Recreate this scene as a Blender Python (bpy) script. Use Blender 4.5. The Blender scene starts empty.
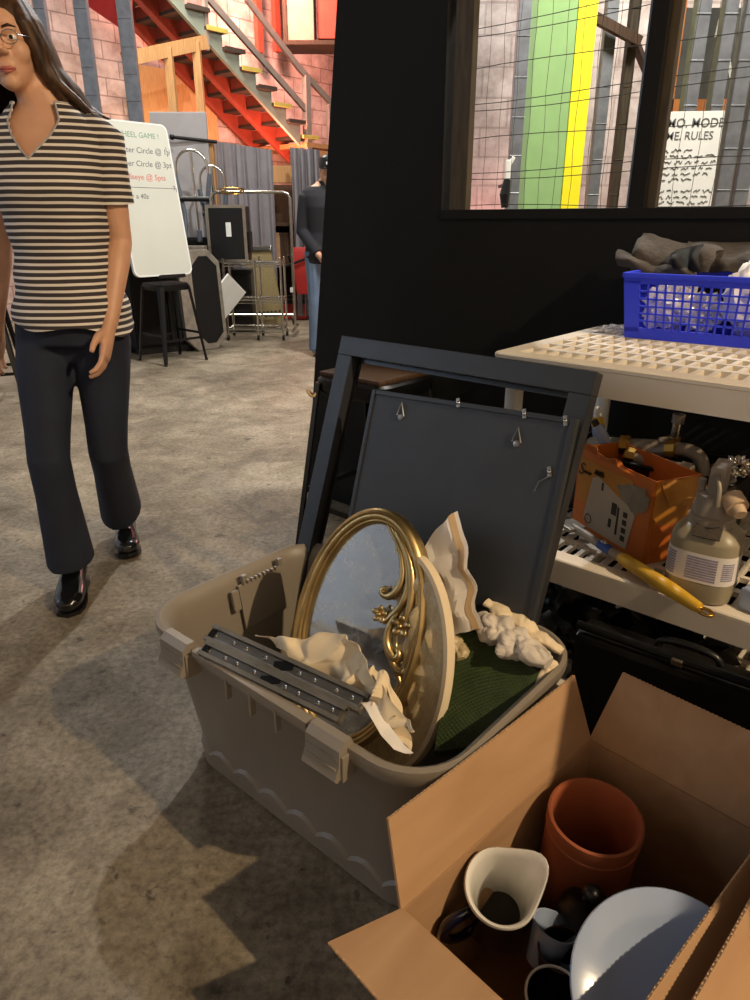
import bpy, bmesh, math, random
from mathutils import Vector, Matrix, Euler, noise
random.seed(7)
PI = math.pi
SC = bpy.context.scene
COL = SC.collection
CAMZ = 1.15
FPX = 700.0
PITCH = math.atan(280 / 700)
_c, _s = math.cos(PITCH), math.sin(PITCH)

# ------------------------------------------------------------------ helpers
def ray(x, y):
    a = (x - 375) / FPX; b = (500 - y) / FPX
    return Vector((a, _c + b * _s, -_s + b * _c))
def atz(x, y, z=0.0):
    d = ray(x, y); t = (z - CAMZ) / d.z
    return Vector((0, 0, CAMZ)) + d * t
def aty(x, y, Y):
    d = ray(x, y); t = Y / d.y
    return Vector((0, 0, CAMZ)) + d * t
def atpl(x, y, n, k):
    d = ray(x, y); n = Vector(n); o = Vector((0, 0, CAMZ))
    t = (k - n.dot(o)) / n.dot(d)
    return o + d * t
def V(*a): return Vector(a)
def frame(origin, ang=0.0):
    return Matrix.Translation(Vector(origin)) @ Matrix.Rotation(ang, 4, 'Z')
def basis(o, x, y):
    x = Vector(x).normalized(); y = Vector(y); y = (y - x * y.dot(x)).normalized(); z = x.cross(y)
    m = Matrix((x, y, z)).transposed().to_4x4(); m.translation = Vector(o)
    return m

class MB:
    def __init__(s): s.bm = bmesh.new()
    def box(s, c, size, rot=None, bev=0.0, seg=2, M=None, mi=0):
        t = bmesh.new(); bmesh.ops.create_cube(t, size=1.0)
        for v in t.verts: v.co = Vector((v.co.x * size[0], v.co.y * size[1], v.co.z * size[2]))
        if bev > 0:
            bmesh.ops.bevel(t, geom=t.edges[:], offset=min(bev, .49 * min(size)), segments=seg, affect='EDGES', profile=.7)
        m = Matrix.Translation(Vector(c))
        if rot is not None:
            m = m @ (rot.to_4x4() if not isinstance(rot, (tuple, list)) else Euler(rot).to_matrix().to_4x4())
        if M is not None: m = M @ m
        s._add(t, m, mi); return s
    def _add(s, t, m=None, mi=0):
        mp = {}
        for v in t.verts: mp[v] = s.bm.verts.new(m @ v.co if m is not None else v.co)
        for f in t.faces:
            try:
                g = s.bm.faces.new([mp[v] for v in f.verts]); g.material_index = mi
            except ValueError: pass
        t.free()
    def bar(s, a, b, w, h, up=(0, 0, 1), bev=0.0, mi=0):
        a, b = Vector(a), Vector(b); d = b - a; L = d.length
        z = d.normalized(); x = Vector(up).cross(z)
        if x.length < 1e-4: x = Vector((1, 0, 0)).cross(z)
        x.normalize(); y = z.cross(x)
        m = Matrix((x, y, z)).transposed().to_4x4(); m.translation = (a + b) / 2
        s.box((0, 0, 0), (w, h, L), bev=bev, M=m, mi=mi); return s
    def loft(s, rings, cap0=True, cap1=True, closed=True, mi=0, loop=False):
        vr = [[s.bm.verts.new(Vector(p)) for p in r] for r in rings]
        n = len(vr[0]); m = len(vr)
        for i in range(m if loop else m - 1):
            A, B = vr[i], vr[(i + 1) % m]
            for j in range(n if closed else n - 1):
                k = (j + 1) % n
                try:
                    f = s.bm.faces.new((A[j], A[k], B[k], B[j])); f.material_index = mi
                except ValueError: pass
        if closed and not loop:
            if cap0: s.bm.faces.new(list(reversed(vr[0]))).material_index = mi
            if cap1: s.bm.faces.new(vr[-1]).material_index = mi
        return s
    def tube(s, pts, rad, seg=10, loop=False, mi=0, flat=1.0, up=None, caps=True):
        pts = [Vector(p) for p in pts]; n = len(pts)
        if not isinstance(rad, (list, tuple)): rad = [rad] * n
        rings = []; prev = None
        for i, p in enumerate(pts):
            if loop: d = pts[(i + 1) % n] - pts[i - 1]
            else: d = pts[min(i + 1, n - 1)] - pts[max(i - 1, 0)]
            d.normalize()
            if prev is None:
                u = Vector(up) if up is not None else (Vector((0, 0, 1)) if abs(d.z) < .9 else Vector((0, 1, 0)))
            else: u = prev
            if up is not None and abs(Vector(up).normalized().dot(d)) < .95: u = Vector(up)
            u = (u - d * u.dot(d)).normalized(); prev = u
            w = d.cross(u)
            r = rad[i]
            if isinstance(r, (tuple, list)): ra, rb = r
            else: ra, rb = r, r * flat
            rings.append([p + w * (ra * math.cos(2 * PI * j / seg)) + u * (rb * math.sin(2 * PI * j / seg)) for j in range(seg)])
        s.loft(rings, cap0=caps, cap1=caps, loop=loop, mi=mi); return s
    def lathe(s, prof, c=(0, 0, 0), seg=32, M=None, mi=0, cap0=False, cap1=False, sx=1.0, sy=1.0):
        m = (M if M is not None else Matrix.Identity(4)) @ Matrix.Translation(Vector(c))
        rings = [[m @ Vector((r * sx * math.cos(2 * PI * j / seg), r * sy * math.sin(2 * PI * j / seg), z)) for j in range(seg)] for r, z in prof]
        s.loft(rings, cap0=cap0, cap1=cap1, mi=mi); return s
    def cyl(s, a, b, r, seg=12, mi=0): return s.tube([a, b], r, seg, mi=mi)
    def ball(s, c, r, seg=12, M=None, mi=0):
        if not isinstance(r, (tuple, list)): r = (r, r, r)
        t = bmesh.new(); bmesh.ops.create_uvsphere(t, u_segments=seg * 2, v_segments=seg, radius=1.0)
        m = Matrix.Translation(Vector(c)) @ Matrix.Diagonal((r[0], r[1], r[2], 1))
        if M is not None: m = M @ m
        s._add(t, m, mi); return s
    def prism(s, poly, axis_vec, mi=0):
        poly = [Vector(p) for p in poly]; d = Vector(axis_vec)
        s.loft([poly, [p + d for p in poly]], mi=mi); return s
    def sheet(s, grid, thick=.0008, mi=0):
        # grid[i][j] points -> thin solid sheet
        ni, nj = len(grid), len(grid[0])
        def nrm(i, j):
            a = grid[min(i + 1, ni - 1)][j] - grid[max(i - 1, 0)][j]; b = grid[i][min(j + 1, nj - 1)] - grid[i][max(j - 1, 0)]
            n = a.cross(b); return n.normalized() if n.length > 1e-9 else Vector((0, 0, 1))
        T = [[s.bm.verts.new(grid[i][j] + nrm(i, j) * thick / 2) for j in range(nj)] for i in range(ni)]
        B = [[s.bm.verts.new(grid[i][j] - nrm(i, j) * thick / 2) for j in range(nj)] for i in range(ni)]
        def q(a, b, c, d):
            f = s.bm.faces.new((a, b, c, d)); f.material_index = mi
        for i in range(ni - 1):
            for j in range(nj - 1):
                q(T[i][j], T[i + 1][j], T[i + 1][j + 1], T[i][j + 1]); q(B[i][j], B[i][j + 1], B[i + 1][j + 1], B[i + 1][j])
        for i in range(ni - 1):
            q(T[i][0], B[i][0], B[i + 1][0], T[i + 1][0]); q(T[i][-1], T[i + 1][-1], B[i + 1][-1], B[i][-1])
        for j in range(nj - 1):
            q(T[0][j], T[0][j + 1], B[0][j + 1], B[0][j]); q(T[-1][j], B[-1][j], B[-1][j + 1], T[-1][j + 1])
        return s
    def text(s, body, size, M, depth=.0006, shear=0.0, mi=0, align='LEFT', bold=0.0):
        cu = bpy.data.curves.new('lettering', 'FONT'); cu.body = body; cu.size = size; cu.extrude = depth; cu.shear = shear
        cu.align_x = align; cu.offset = bold; cu.resolution_u = 3
        o = bpy.data.objects.new('lettering', cu); COL.objects.link(o)
        dg = bpy.context.evaluated_depsgraph_get(); dg.update()
        me = bpy.data.meshes.new_from_object(o.evaluated_get(dg))
        t = bmesh.new(); t.from_mesh(me); s._add(t, M, mi)
        bpy.data.objects.remove(o); bpy.data.curves.remove(cu); bpy.data.meshes.remove(me)
        return s

def build(name, mb, mat, parent=None, smooth=None, world=False, label=None, remesh=0.0, smooth_it=0):
    """link the collected shape as ONE mesh object; smooth = auto-smooth angle in degrees"""
    me = bpy.data.meshes.new(name)
    bmesh.ops.recalc_face_normals(mb.bm, faces=mb.bm.faces[:])
    mb.bm.to_mesh(me); mb.bm.free()
    mats = mat if isinstance(mat, (list, tuple)) else [mat]
    for m in mats: me.materials.append(m)
    o = bpy.data.objects.new(name, me); COL.objects.link(o)
    if remesh:
        md = o.modifiers.new('r', 'REMESH'); md.mode = 'VOXEL'; md.voxel_size = remesh
        if smooth_it:
            ms = o.modifiers.new('s', 'SMOOTH'); ms.iterations = smooth_it; ms.factor = .5
        dg = bpy.context.evaluated_depsgraph_get(); dg.update()
        m2 = bpy.data.meshes.new_from_object(o.evaluated_get(dg)); o.modifiers.clear()
        o.data = m2; bpy.data.meshes.remove(me); me = m2; me.name = name
        if not me.materials:
            for m in mats: me.materials.append(m)
        smooth = 180
    if smooth:
        me.shade_smooth()
        if smooth < 180: me.set_sharp_from_angle(angle=math.radians(smooth))
    if parent is not None:
        o.parent = parent
        if world: o.matrix_parent_inverse = parent.matrix_basis.inverted()
    if label: o['label'] = label
    return o
def tag(o, label, cat, group=None, kind=None):
    o['label'] = label; o['category'] = cat
    if group: o['group'] = group
    if kind: o['kind'] = kind
    return o
def thing(name, label, cat, M=None, group=None):
    o = bpy.data.objects.new(name, None); COL.objects.link(o); o.empty_display_size = .05
    if M is not None: o.matrix_basis = M if isinstance(M, Matrix) else Matrix.Translation(Vector(M))
    return tag(o, label, cat, group)
def struct(name, mb, mat, parent=None, smooth=None):
    o = build(name, mb, mat, parent, smooth)
    if parent is None: o['kind'] = 'structure'
    return o
def dup(root, M, label=None, group=None):
    r = root.copy(); COL.objects.link(r); r.matrix_basis = M
    if label: r['label'] = label
    if group: r['group'] = group
    for ch in list(root.children):
        c = ch.copy(); COL.objects.link(c); c.parent = r
        for g in list(ch.children):
            d = g.copy(); COL.objects.link(d); d.parent = c
    return r

# ------------------------------------------------------------------ materials
def srgb(r, g, b):
    f = lambda c: (c / 255 / 12.92) if c / 255 <= .04045 else ((c / 255 + .055) / 1.055) ** 2.4
    return (f(r), f(g), f(b), 1)
def mat(name, col, rough=.6, metal=0.0, var=0.12, scale=8.0, bump=0.0, bscale=None, spec=.5, trans=0.0, coat=0.0, alpha=1.0, sss=0, detail=5):
    m = bpy.data.materials.new(name); m.use_nodes = True
    nt = m.node_tree; N, L = nt.nodes, nt.links; b = N['Principled BSDF']
    c = srgb(*col)
    tc = N.new('ShaderNodeTexCoord'); nz = N.new('ShaderNodeTexNoise'); nz.inputs['Scale'].default_value = scale; nz.inputs['Detail'].default_value = detail
    L.new(tc.outputs['Object'], nz.inputs['Vector'])
    rp = N.new('ShaderNodeValToRGB'); rp.color_ramp.elements[0].position = .3; rp.color_ramp.elements[1].position = .7
    rp.color_ramp.elements[0].color = tuple(x * (1 - var) for x in c[:3]) + (1,); rp.color_ramp.elements[1].color = tuple(min(1, x * (1 + var)) for x in c[:3]) + (1,)
    L.new(nz.outputs['Fac'], rp.inputs['Fac']); L.new(rp.outputs['Color'], b.inputs['Base Color'])
    b.inputs['Roughness'].default_value = rough; b.inputs['Metallic'].default_value = metal
    b.inputs['Specular IOR Level'].default_value = spec; b.inputs['Transmission Weight'].default_value = trans
    b.inputs['Coat Weight'].default_value = coat; b.inputs['Alpha'].default_value = alpha
    if sss:
        b.inputs['Subsurface Weight'].default_value = sss; b.inputs['Subsurface Radius'].default_value = (.01, .004, .002)
    if bump:
        n2 = N.new('ShaderNodeTexNoise'); n2.inputs['Scale'].default_value = bscale or scale * 4; n2.inputs['Detail'].default_value = 4
        L.new(tc.outputs['Object'], n2.inputs['Vector'])
        bp = N.new('ShaderNodeBump'); bp.inputs['Strength'].default_value = bump; bp.inputs['Distance'].default_value = .01
        L.new(n2.outputs['Fac'], bp.inputs['Height']); L.new(bp.outputs['Normal'], b.inputs['Normal'])
    return m
def nodes(m): return m.node_tree.nodes, m.node_tree.links, m.node_tree.nodes['Principled BSDF']

def concrete():
    m = mat('concrete_floor', (150, 140, 122), .62, spec=.35); N, L, b = nodes(m)
    tc = N.new('ShaderNodeTexCoord')
    def nz(sc, det=6, rg=.6, dist=0):
        n = N.new('ShaderNodeTexNoise'); n.inputs['Scale'].default_value = sc; n.inputs['Detail'].default_value = det
        n.inputs['Roughness'].default_value = rg; n.inputs['Distortion'].default_value = dist; L.new(tc.outputs['Object'], n.inputs['Vector']); return n
    def ramp(src, p0, c0, p1, c1):
        r = N.new('ShaderNodeValToRGB'); e = r.color_ramp.elements; e[0].position = p0; e[1].position = p1; e[0].color = c0; e[1].color = c1
        L.new(src, r.inputs['Fac']); return r.outputs['Color']
    def mix(kind, f, a, c):
        x = N.new('ShaderNodeMix'); x.data_type = 'RGBA'; x.blend_type = kind
        x.inputs[0].default_value = f; L.new(a, x.inputs[6]); L.new(c, x.inputs[7]); return x.outputs[2]
    base = ramp(nz(1.3, 8, .68, .5).outputs['Fac'], .34, srgb(116, 106, 90), .66, srgb(182, 170, 148))
    mid = ramp(nz(5, 9, .68, .8).outputs['Fac'], .3, srgb(184, 178, 168), .65, srgb(255, 255, 255))
    fine = ramp(nz(55, 5, .7).outputs['Fac'], .3, srgb(180, 175, 168), .6, srgb(255, 255, 255))
    st = ramp(nz(2.7, 9, .75, 1.5).outputs['Fac'], .6, srgb(255, 255, 255), .72, srgb(150, 138, 120))
    pit = ramp(nz(19, 4, .6, .4).outputs['Fac'], .29, srgb(80, 70, 58), .37, srgb(255, 255, 255))
    o = mix('MULTIPLY', 1, base, mid); o = mix('MULTIPLY', 1, o, fine); o = mix('MULTIPLY', .8, o, st); o = mix('MULTIPLY', .7, o, pit)
    L.new(o, b.inputs['Base Color'])
    rr = N.new('ShaderNodeMapRange'); rr.inputs['To Min'].default_value = .42; rr.inputs['To Max'].default_value = .75
    L.new(nz(4, 6).outputs['Fac'], rr.inputs['Value']); L.new(rr.outputs['Result'], b.inputs['Roughness'])
    bp = N.new('ShaderNodeBump'); bp.inputs['Strength'].default_value = .5; bp.inputs['Distance'].default_value = .008
    L.new(nz(28, 8, .7, .3).outputs['Fac'], bp.inputs['Height']); L.new(bp.outputs['Normal'], b.inputs['Normal'])
    return m
def block_wall(name, c1, c2, mort, w=.4, h=.2):
    m = mat(name, c1, .85, spec=.2); N, L, b = nodes(m)
    tc = N.new('ShaderNodeTexCoord'); mp = N.new('ShaderNodeMapping'); mp.inputs['Rotation'].default_value = (PI / 2, 0, 0)
    br = N.new('ShaderNodeTexBrick'); L.new(tc.outputs['Object'], mp.inputs['Vector']); L.new(mp.outputs['Vector'], br.inputs['Vector'])
    br.inputs['Scale'].default_value = 1; br.inputs['Brick Width'].default_value = w; br.inputs['Row Height'].default_value = h
    br.inputs['Mortar Size'].default_value = .008; br.inputs['Color1'].default_value = srgb(*c1); br.inputs['Color2'].default_value = srgb(*c2); br.inputs['Mortar'].default_value = srgb(*mort)
    nz = N.new('ShaderNodeTexNoise'); nz.inputs['Scale'].default_value = 3; nz.inputs['Detail'].default_value = 8; nz.inputs['Roughness'].default_value = .7
    L.new(tc.outputs['Object'], nz.inputs['Vector'])
    rp = N.new('ShaderNodeValToRGB'); rp.color_ramp.elements[0].position = .3; rp.color_ramp.elements[0].color = srgb(170, 160, 155); rp.color_ramp.elements[1].position = .65
    L.new(nz.outputs['Fac'], rp.inputs['Fac'])
    mx = N.new('ShaderNodeMix'); mx.data_type = 'RGBA'; mx.blend_type = 'MULTIPLY'; mx.inputs[0].default_value = 1
    L.new(br.outputs['Color'], mx.inputs[6]); L.new(rp.outputs['Color'], mx.inputs[7]); L.new(mx.outputs[2], b.inputs['Base Color'])
    bp = N.new('ShaderNodeBump'); bp.inputs['Strength'].default_value = .6; bp.inputs['Distance'].default_value = .01; bp.invert = True
    L.new(br.outputs['Fac'], bp.inputs['Height']); L.new(bp.outputs['Normal'], b.inputs['Normal'])
    return m
def wood(name, c1, c2, rough=.6, scale=6, axis='Z', stretch=12):
    m = mat(name, c1, rough, spec=.3); N, L, b = nodes(m)
    tc = N.new('ShaderNodeTexCoord'); mp = N.new('ShaderNodeMapping')
    sc = [stretch, stretch, stretch]; sc['XYZ'.index(axis)] = 1.0; mp.inputs['Scale'].default_value = sc
    nz = N.new('ShaderNodeTexNoise'); nz.inputs['Scale'].default_value = scale; nz.inputs['Detail'].default_value = 6; nz.inputs['Distortion'].default_value = .6
    L.new(tc.outputs['Object'], mp.inputs['Vector']); L.new(mp.outputs['Vector'], nz.inputs['Vector'])
    rp = N.new('ShaderNodeValToRGB'); rp.color_ramp.elements[0].position = .3; rp.color_ramp.elements[1].position = .7
    rp.color_ramp.elements[0].color = srgb(*c1); rp.color_ramp.elements[1].color = srgb(*c2)
    L.new(nz.outputs['Fac'], rp.inputs['Fac']); L.new(rp.outputs['Color'], b.inputs['Base Color'])
    return m

M_floor = concrete()
M_block = block_wall('painted_block', (222, 198, 190), (206, 184, 178), (170, 146, 140))
M_block2 = block_wall('white_block', (216, 204, 198), (208, 196, 190), (190, 178, 172))
M_plaster = mat('plaster', (205, 200, 196), .9, var=.06, scale=2)
M_bluewall = mat('pale_wall', (168, 180, 196), .9, var=.1, scale=2)
M_ceil = mat('dark_ceiling', (40, 38, 36), .9)
M_black = mat('black_paint', (15, 14, 13), .75, spec=.25, var=.18, scale=5, bump=.08, bscale=60)
M_brownpost = wood('dark_post', (52, 45, 34), (76, 66, 50))
M_stud = mat('galvanised_stud', (128, 132, 138), .45, .6, var=.15, scale=20)
M_wire = mat('mesh_wire', (70, 68, 62), .5, .7)
M_green = mat('green_paint', (138, 176, 114), .7, var=.06)
M_yellow = mat('yellow_paint', (240, 226, 20), .6, var=.05)
M_white = mat('white_paint', (228, 228, 222), .6, var=.04)
M_wb = mat('whiteboard', (202, 203, 190), .3, var=.03, scale=3)
M_ink = mat('grey_ink', (95, 98, 100), .7)
M_inkred = mat('red_ink', (205, 110, 100), .7)
M_inkgreen = mat('green_ink', (110, 150, 125), .7)
M_blackmetal = mat('black_metal', (24, 24, 25), .38, .5, var=.2)
M_chrome = mat('chrome', (205, 200, 190), .22, 1.0, var=.1)
M_greymetal = mat('grey_tube', (104, 112, 122), .4, .4)
M_tote = mat('taupe_plastic', (134, 125, 113), .45, var=.05, scale=3, bump=.04, bscale=300)
M_framebl = mat('charcoal_frame', (42, 44, 48), .42, var=.12, scale=14)
M_panel = mat('charcoal_board', (50, 53, 58), .5, var=.14, scale=9, bump=.03)
M_gold = mat('antique_gold', (196, 170, 118), .36, 1.0, var=.3, scale=16)
M_steel = mat('brushed_steel', (150, 146, 140), .35, .9, var=.12, scale=30)
M_darksteel = mat('dark_steel', (138, 132, 122), .45, .7, var=.15, scale=30)
M_kraft = wood('corrugated_card', (164, 128, 94), (180, 144, 108), .85, 3, 'X', 6)
M_kraftedge = mat('card_edge', (186, 150, 112), .9, var=.3, scale=200)
M_paper = mat('cream_paper', (226, 208, 176), .8, var=.06, scale=10)
M_paperwhite = mat('white_paper', (236, 230, 222), .8, var=.05)
M_tape = mat('tan_tape', (206, 176, 134), .5)
M_news = mat('newsprint', (205, 196, 184), .85, var=.25, scale=26)
M_resin = mat('cream_resin', (222, 212, 196), .45, var=.05, scale=5)
M_blue = mat('blue_plastic', (42, 60, 222), .38, var=.06)
M_cloth = mat('dark_cloth', (62, 54, 46), .9, var=.2, scale=20, bump=.3)
M_orange = mat('orange_card', (190, 102, 28), .55, var=.12, scale=9)
M_ylcard = mat('amber_card', (176, 116, 28), .55, var=.12, scale=9)
M_greycard = mat('grey_print', (176, 164, 146), .6)
M_darkprint = mat('dark_print', (34, 26, 20), .6)
M_labelblue = mat('blue_label', (40, 84, 170), .5)
M_handle = mat('yellow_handle', (216, 170, 48), .42, var=.08)
M_jug = mat('milky_plastic', (158, 148, 124), .4, var=.06, trans=.15)
M_greyplastic = mat('grey_plastic', (150, 140, 128), .45, var=.1)
M_label = mat('paper_label', (226, 220, 216), .6, var=.04)
M_labelprint = mat('label_print', (150, 146, 168), .7, var=.2, scale=120)
M_fit = mat('grey_fitting', (128, 120, 108), .45, .2, var=.25, scale=20)
M_brass = mat('brass', (190, 148, 70), .35, 1.0)
M_terracotta = mat('terracotta', (158, 86, 52), .7, var=.12, scale=14)
M_navy = mat('navy_glaze', (14, 18, 40), .15, coat=.6)
M_glazewhite = mat('white_glaze', (232, 230, 224), .2, coat=.5, var=.03)
M_plate = mat('pale_blue_glaze', (158, 174, 202), .18, coat=.5, var=.03)
M_blackplastic = mat('black_plastic', (16, 16, 17), .35)
M_dkbrown = wood('dark_brown_wood', (52, 36, 24), (80, 58, 38))
M_greenbook = mat('green_leatherette', (52, 66, 34), .5, var=.2, scale=30)
M_skin = mat('skin', (206, 158, 128), .5, var=.05, scale=20, sss=.1)
M_lip = mat('lip', (176, 98, 88), .45)
M_hair = wood('brown_hair', (38, 25, 16), (84, 58, 38), .5, 10, 'Z', 8)
M_jeans = mat('dark_denim', (26, 32, 50), .85, var=.25, scale=9, bump=.12, bscale=500)
M_boot = mat('black_leather', (18, 18, 20), .22, var=.2, coat=.4)
M_jacket = mat('black_jacket', (26, 27, 33), .85, var=.2)
M_bluejean = mat('faded_denim', (100, 118, 142), .9, var=.15)
M_stairred = mat('red_stain', (150, 62, 44), .7, var=.15)
M_stairgrey = mat('grey_green_paint', (134, 140, 126), .7, var=.1)
M_tread = mat('dark_tread', (64, 52, 44), .7)
M_treadyellow = mat('yellow_nosing', (196, 176, 84), .7)
M_rail = mat('taupe_rail', (140, 126, 116), .6)
M_timber = wood('pine_timber', (166, 122, 78), (192, 148, 98), .7)
M_ply = wood('plywood', (190, 140, 90), (214, 170, 116), .75)
M_curtain = mat('grey_curtain', (130, 126, 130), .9, var=.08)
M_greypanel = mat('grey_fabric_panel', (166, 162, 162), .9, var=.05)
M_redplastic = mat('red_plastic', (168, 40, 36), .45)
M_chalk = mat('chalkboard', (92, 94, 90), .85, var=.3, scale=6)
M_chalkwhite = mat('chalk', (226, 226, 218), .9)
M_orangewood = wood('orange_wood', (206, 128, 70), (226, 150, 92))
M_olive = wood('olive_board', (112, 98, 62), (136, 120, 80))
M_bin = mat('dark_bin', (38, 42, 44), .5)

# stripes of the knitted top
M_shirt = mat('striped_jersey', (54, 48, 50), .9, var=.05)
def _stripes():
    N, L, b = nodes(M_shirt); tc = N.new('ShaderNodeTexCoord')
    w = N.new('ShaderNodeTexWave'); w.wave_type = 'BANDS'; w.bands_direction = 'Z'; w.inputs['Scale'].default_value = 17.5
    w.inputs['Distortion'].default_value = .35; w.inputs['Detail'].default_value = 1; w.inputs['Detail Scale'].default_value = .6
    L.new(tc.outputs['Object'], w.inputs['Vector'])
    r = N.new('ShaderNodeValToRGB'); e = r.color_ramp.elements; e[0].position = .58; e[1].position = .74; e[0].color = srgb(58, 51, 53); e[1].color = srgb(222, 214, 204)
    L.new(w.outputs['Fac'], r.inputs['Fac']); L.new(r.outputs['Color'], b.inputs['Base Color'])
_stripes()
# dusty mirror glass
M_mirror = mat('dusty_mirror', (205, 212, 220), .06, 1.0, var=.03)
def _dust():
    N, L, b = nodes(M_mirror); nz = N.new('ShaderNodeTexNoise'); nz.inputs['Scale'].default_value = 22; nz.inputs['Detail'].default_value = 8; nz.inputs['Roughness'].default_value = .7
    tc = N.new('ShaderNodeTexCoord'); L.new(tc.outputs['Object'], nz.inputs['Vector'])
    r = N.new('ShaderNodeMapRange'); r.inputs['From Min'].default_value = .42; r.inputs['From Max'].default_value = .72; r.inputs['To Min'].default_value = .93; r.inputs['To Max'].default_value = .55
    L.new(nz.outputs['Fac'], r.inputs['Value']); L.new(r.outputs['Result'], b.inputs['Metallic'])
_dust()
def clear_plastic(name, col=(235, 230, 220), alpha=.35, rough=.25):
    m = bpy.data.materials.new(name); m.use_nodes = True; N, L = m.node_tree.nodes, m.node_tree.links
    b = N['Principled BSDF']; out = N['Material Output']
    b.inputs['Base Color'].default_value = srgb(*col); b.inputs['Roughness'].default_value = rough; b.inputs['Specular IOR Level'].default_value = .8
    t = N.new('ShaderNodeBsdfTransparent'); mx = N.new('ShaderNodeMixShader')
    nz = N.new('ShaderNodeTexNoise'); nz.inputs['Scale'].default_value = 30; nz.inputs['Detail'].default_value = 5
    mr = N.new('ShaderNodeMapRange'); mr.inputs['To Min'].default_value = max(0, alpha - .25); mr.inputs['To Max'].default_value = min(1, alpha + .25)
    L.new(nz.outputs['Fac'], mr.inputs['Value']); L.new(mr.outputs['Result'], mx.inputs[0])
    L.new(t.outputs[0], mx.inputs[1]); L.new(b.outputs[0], mx.inputs[2]); L.new(mx.outputs[0], out.inputs['Surface'])
    return m
M_film = clear_plastic('clear_film')
M_wrap = clear_plastic('clear_wrap', (240, 236, 232), .5, .2)
M_bubble = clear_plastic('yellowed_wrap', (226, 205, 160), .62, .3)

# ------------------------------------------------------------------ the setting
WN = V(.656, .755, 0); WU = V(-.755, .656, 0)
X0, X1, Y0, Y1, ZC = -5.0, 6.0, -3.2, 15.0, 5.2
fl = struct('floor', MB().box(((X0 + X1) / 2, (Y0 + Y1) / 2, -.05), (X1 - X0, Y1 - Y0, .1)), M_floor)
struct('ceiling', MB().box(((X0 + X1) / 2, (Y0 + Y1) / 2, ZC + .05), (X1 - X0, Y1 - Y0, .1)), M_ceil)
struct('wall_left', MB().box((X0 - .06, (Y0 + Y1) / 2, ZC / 2), (.12, Y1 - Y0 + .24, ZC)), M_bluewall)
struct('wall_front', MB().box(((X0 + X1) / 2, Y0 - .06, ZC / 2), (X1 - X0, .12, ZC)), M_plaster)
struct('wall_east', MB().box((X1 + .06, (Y0 + Y1) / 2, ZC / 2), (.12, Y1 - Y0 + .24, ZC)), M_plaster)
struct('wall_far', MB().box(((X0 + X1) / 2, Y1 + .06, ZC / 2), (X1 - X0, .12, ZC)), M_plaster)
# painted block wall behind the stairs, running away to the right
WB = frame(WU * 9.15, math.atan2(WN.y, WN.x))
wb = struct('wall_back', MB().box((4.15, .08, ZC / 2), (11.5, .16, ZC)), M_block); wb.matrix_basis = WB
# end wall of the hall closing the corner
WE = frame(WN * 9.75, math.atan2(-WN.x, WN.y))
we = struct('wall_end', MB().box((-7.6, .06, ZC / 2), (2.8, .12, ZC)), M_block); we.matrix_basis = WE

# black partition with the meshed opening, on the right
PW = frame(WN * 2.05, math.atan2(-.656, .755)); PWi = PW.inverted()
def pwl(x, y): q = PWi @ atpl(x, y, WN, 2.05); return q.x, q.z
(ax, az), (bx, bz), (cx_, cz_) = pwl(337, 0), pwl(325, 213), pwl(309, 460)
sl = (ax - cx_) / (az - cz_); lx0 = cx_ - sl * cz_
PT = 4.3; WT = 1.83                                     # top of the partition
ox, sz = pwl(441, 213)
m = MB()
m.loft([[V(lx0, y, 0), V(ox, y, 0), V(ox, y, PT), V(lx0 + sl * PT, y, PT)] for y in (0, .09)])
xr = 2.6
m.box(((ox + xr) / 2, .045, sz / 2 - .01), (xr - ox, .09, sz - .02))
m.box(((ox + xr) / 2, .045, (PT + WT) / 2), (xr - ox, .09, PT - WT))
pr = struct('wall_right', m, M_black); pr.matrix_basis = PW
w1 = bpy.data.objects.new('window_1', None); COL.objects.link(w1); w1['kind'] = 'structure'; w1.matrix_basis = PW
build('sill', MB().box(((ox + xr) / 2, .045, sz - .005), (xr - ox, .1, .03), bev=.004), M_black, w1)
px0, _ = pwl(449, 150); px1, _ = pwl(468, 150)
build('side_post', MB().box(((px0 + px1) / 2, .02, (sz + WT) / 2), (px1 - px0 - .008, .03, WT - sz), bev=.003), M_brownpost, w1)
mx0, _ = pwl(650, 100)
build('mullion', MB().box((mx0 - .003, .03, (sz + WT) / 2), (.045, .06, WT - sz), bev=.003), M_black, w1)
build('mullion_face', MB().box((mx0 + .031, .03, (sz + WT) / 2), (.026, .025, WT - sz), bev=.003), M_brownpost, w1)
build('mullion_edge', MB().box((mx0 - .031, .015, (sz + WT) / 2), (.006, .012, WT - sz)), M_greymetal, w1)
m = MB()
for z in (.018, .105, .125, .215, .30, .322, .41, .50, .525, .61, .70, .80, .9):
    pts = [V(ox + (xr - ox) * i / 24, .055 + .004 * math.sin(i * 1.7 + z * 40), sz + z + .007 * math.sin(i * .9 + z * 31)) for i in range(25)]
    m.tube(pts, .0012, 5)
x = ox + .02
while x < xr - .8:
    m.tube([V(x + .003 * math.sin(i * 2 + x * 30), .057, sz + (WT - sz) * i / 8) for i in range(9)], .0008, 4)
    x += .051
build('wire_mesh', m, M_wire, w1)

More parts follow.
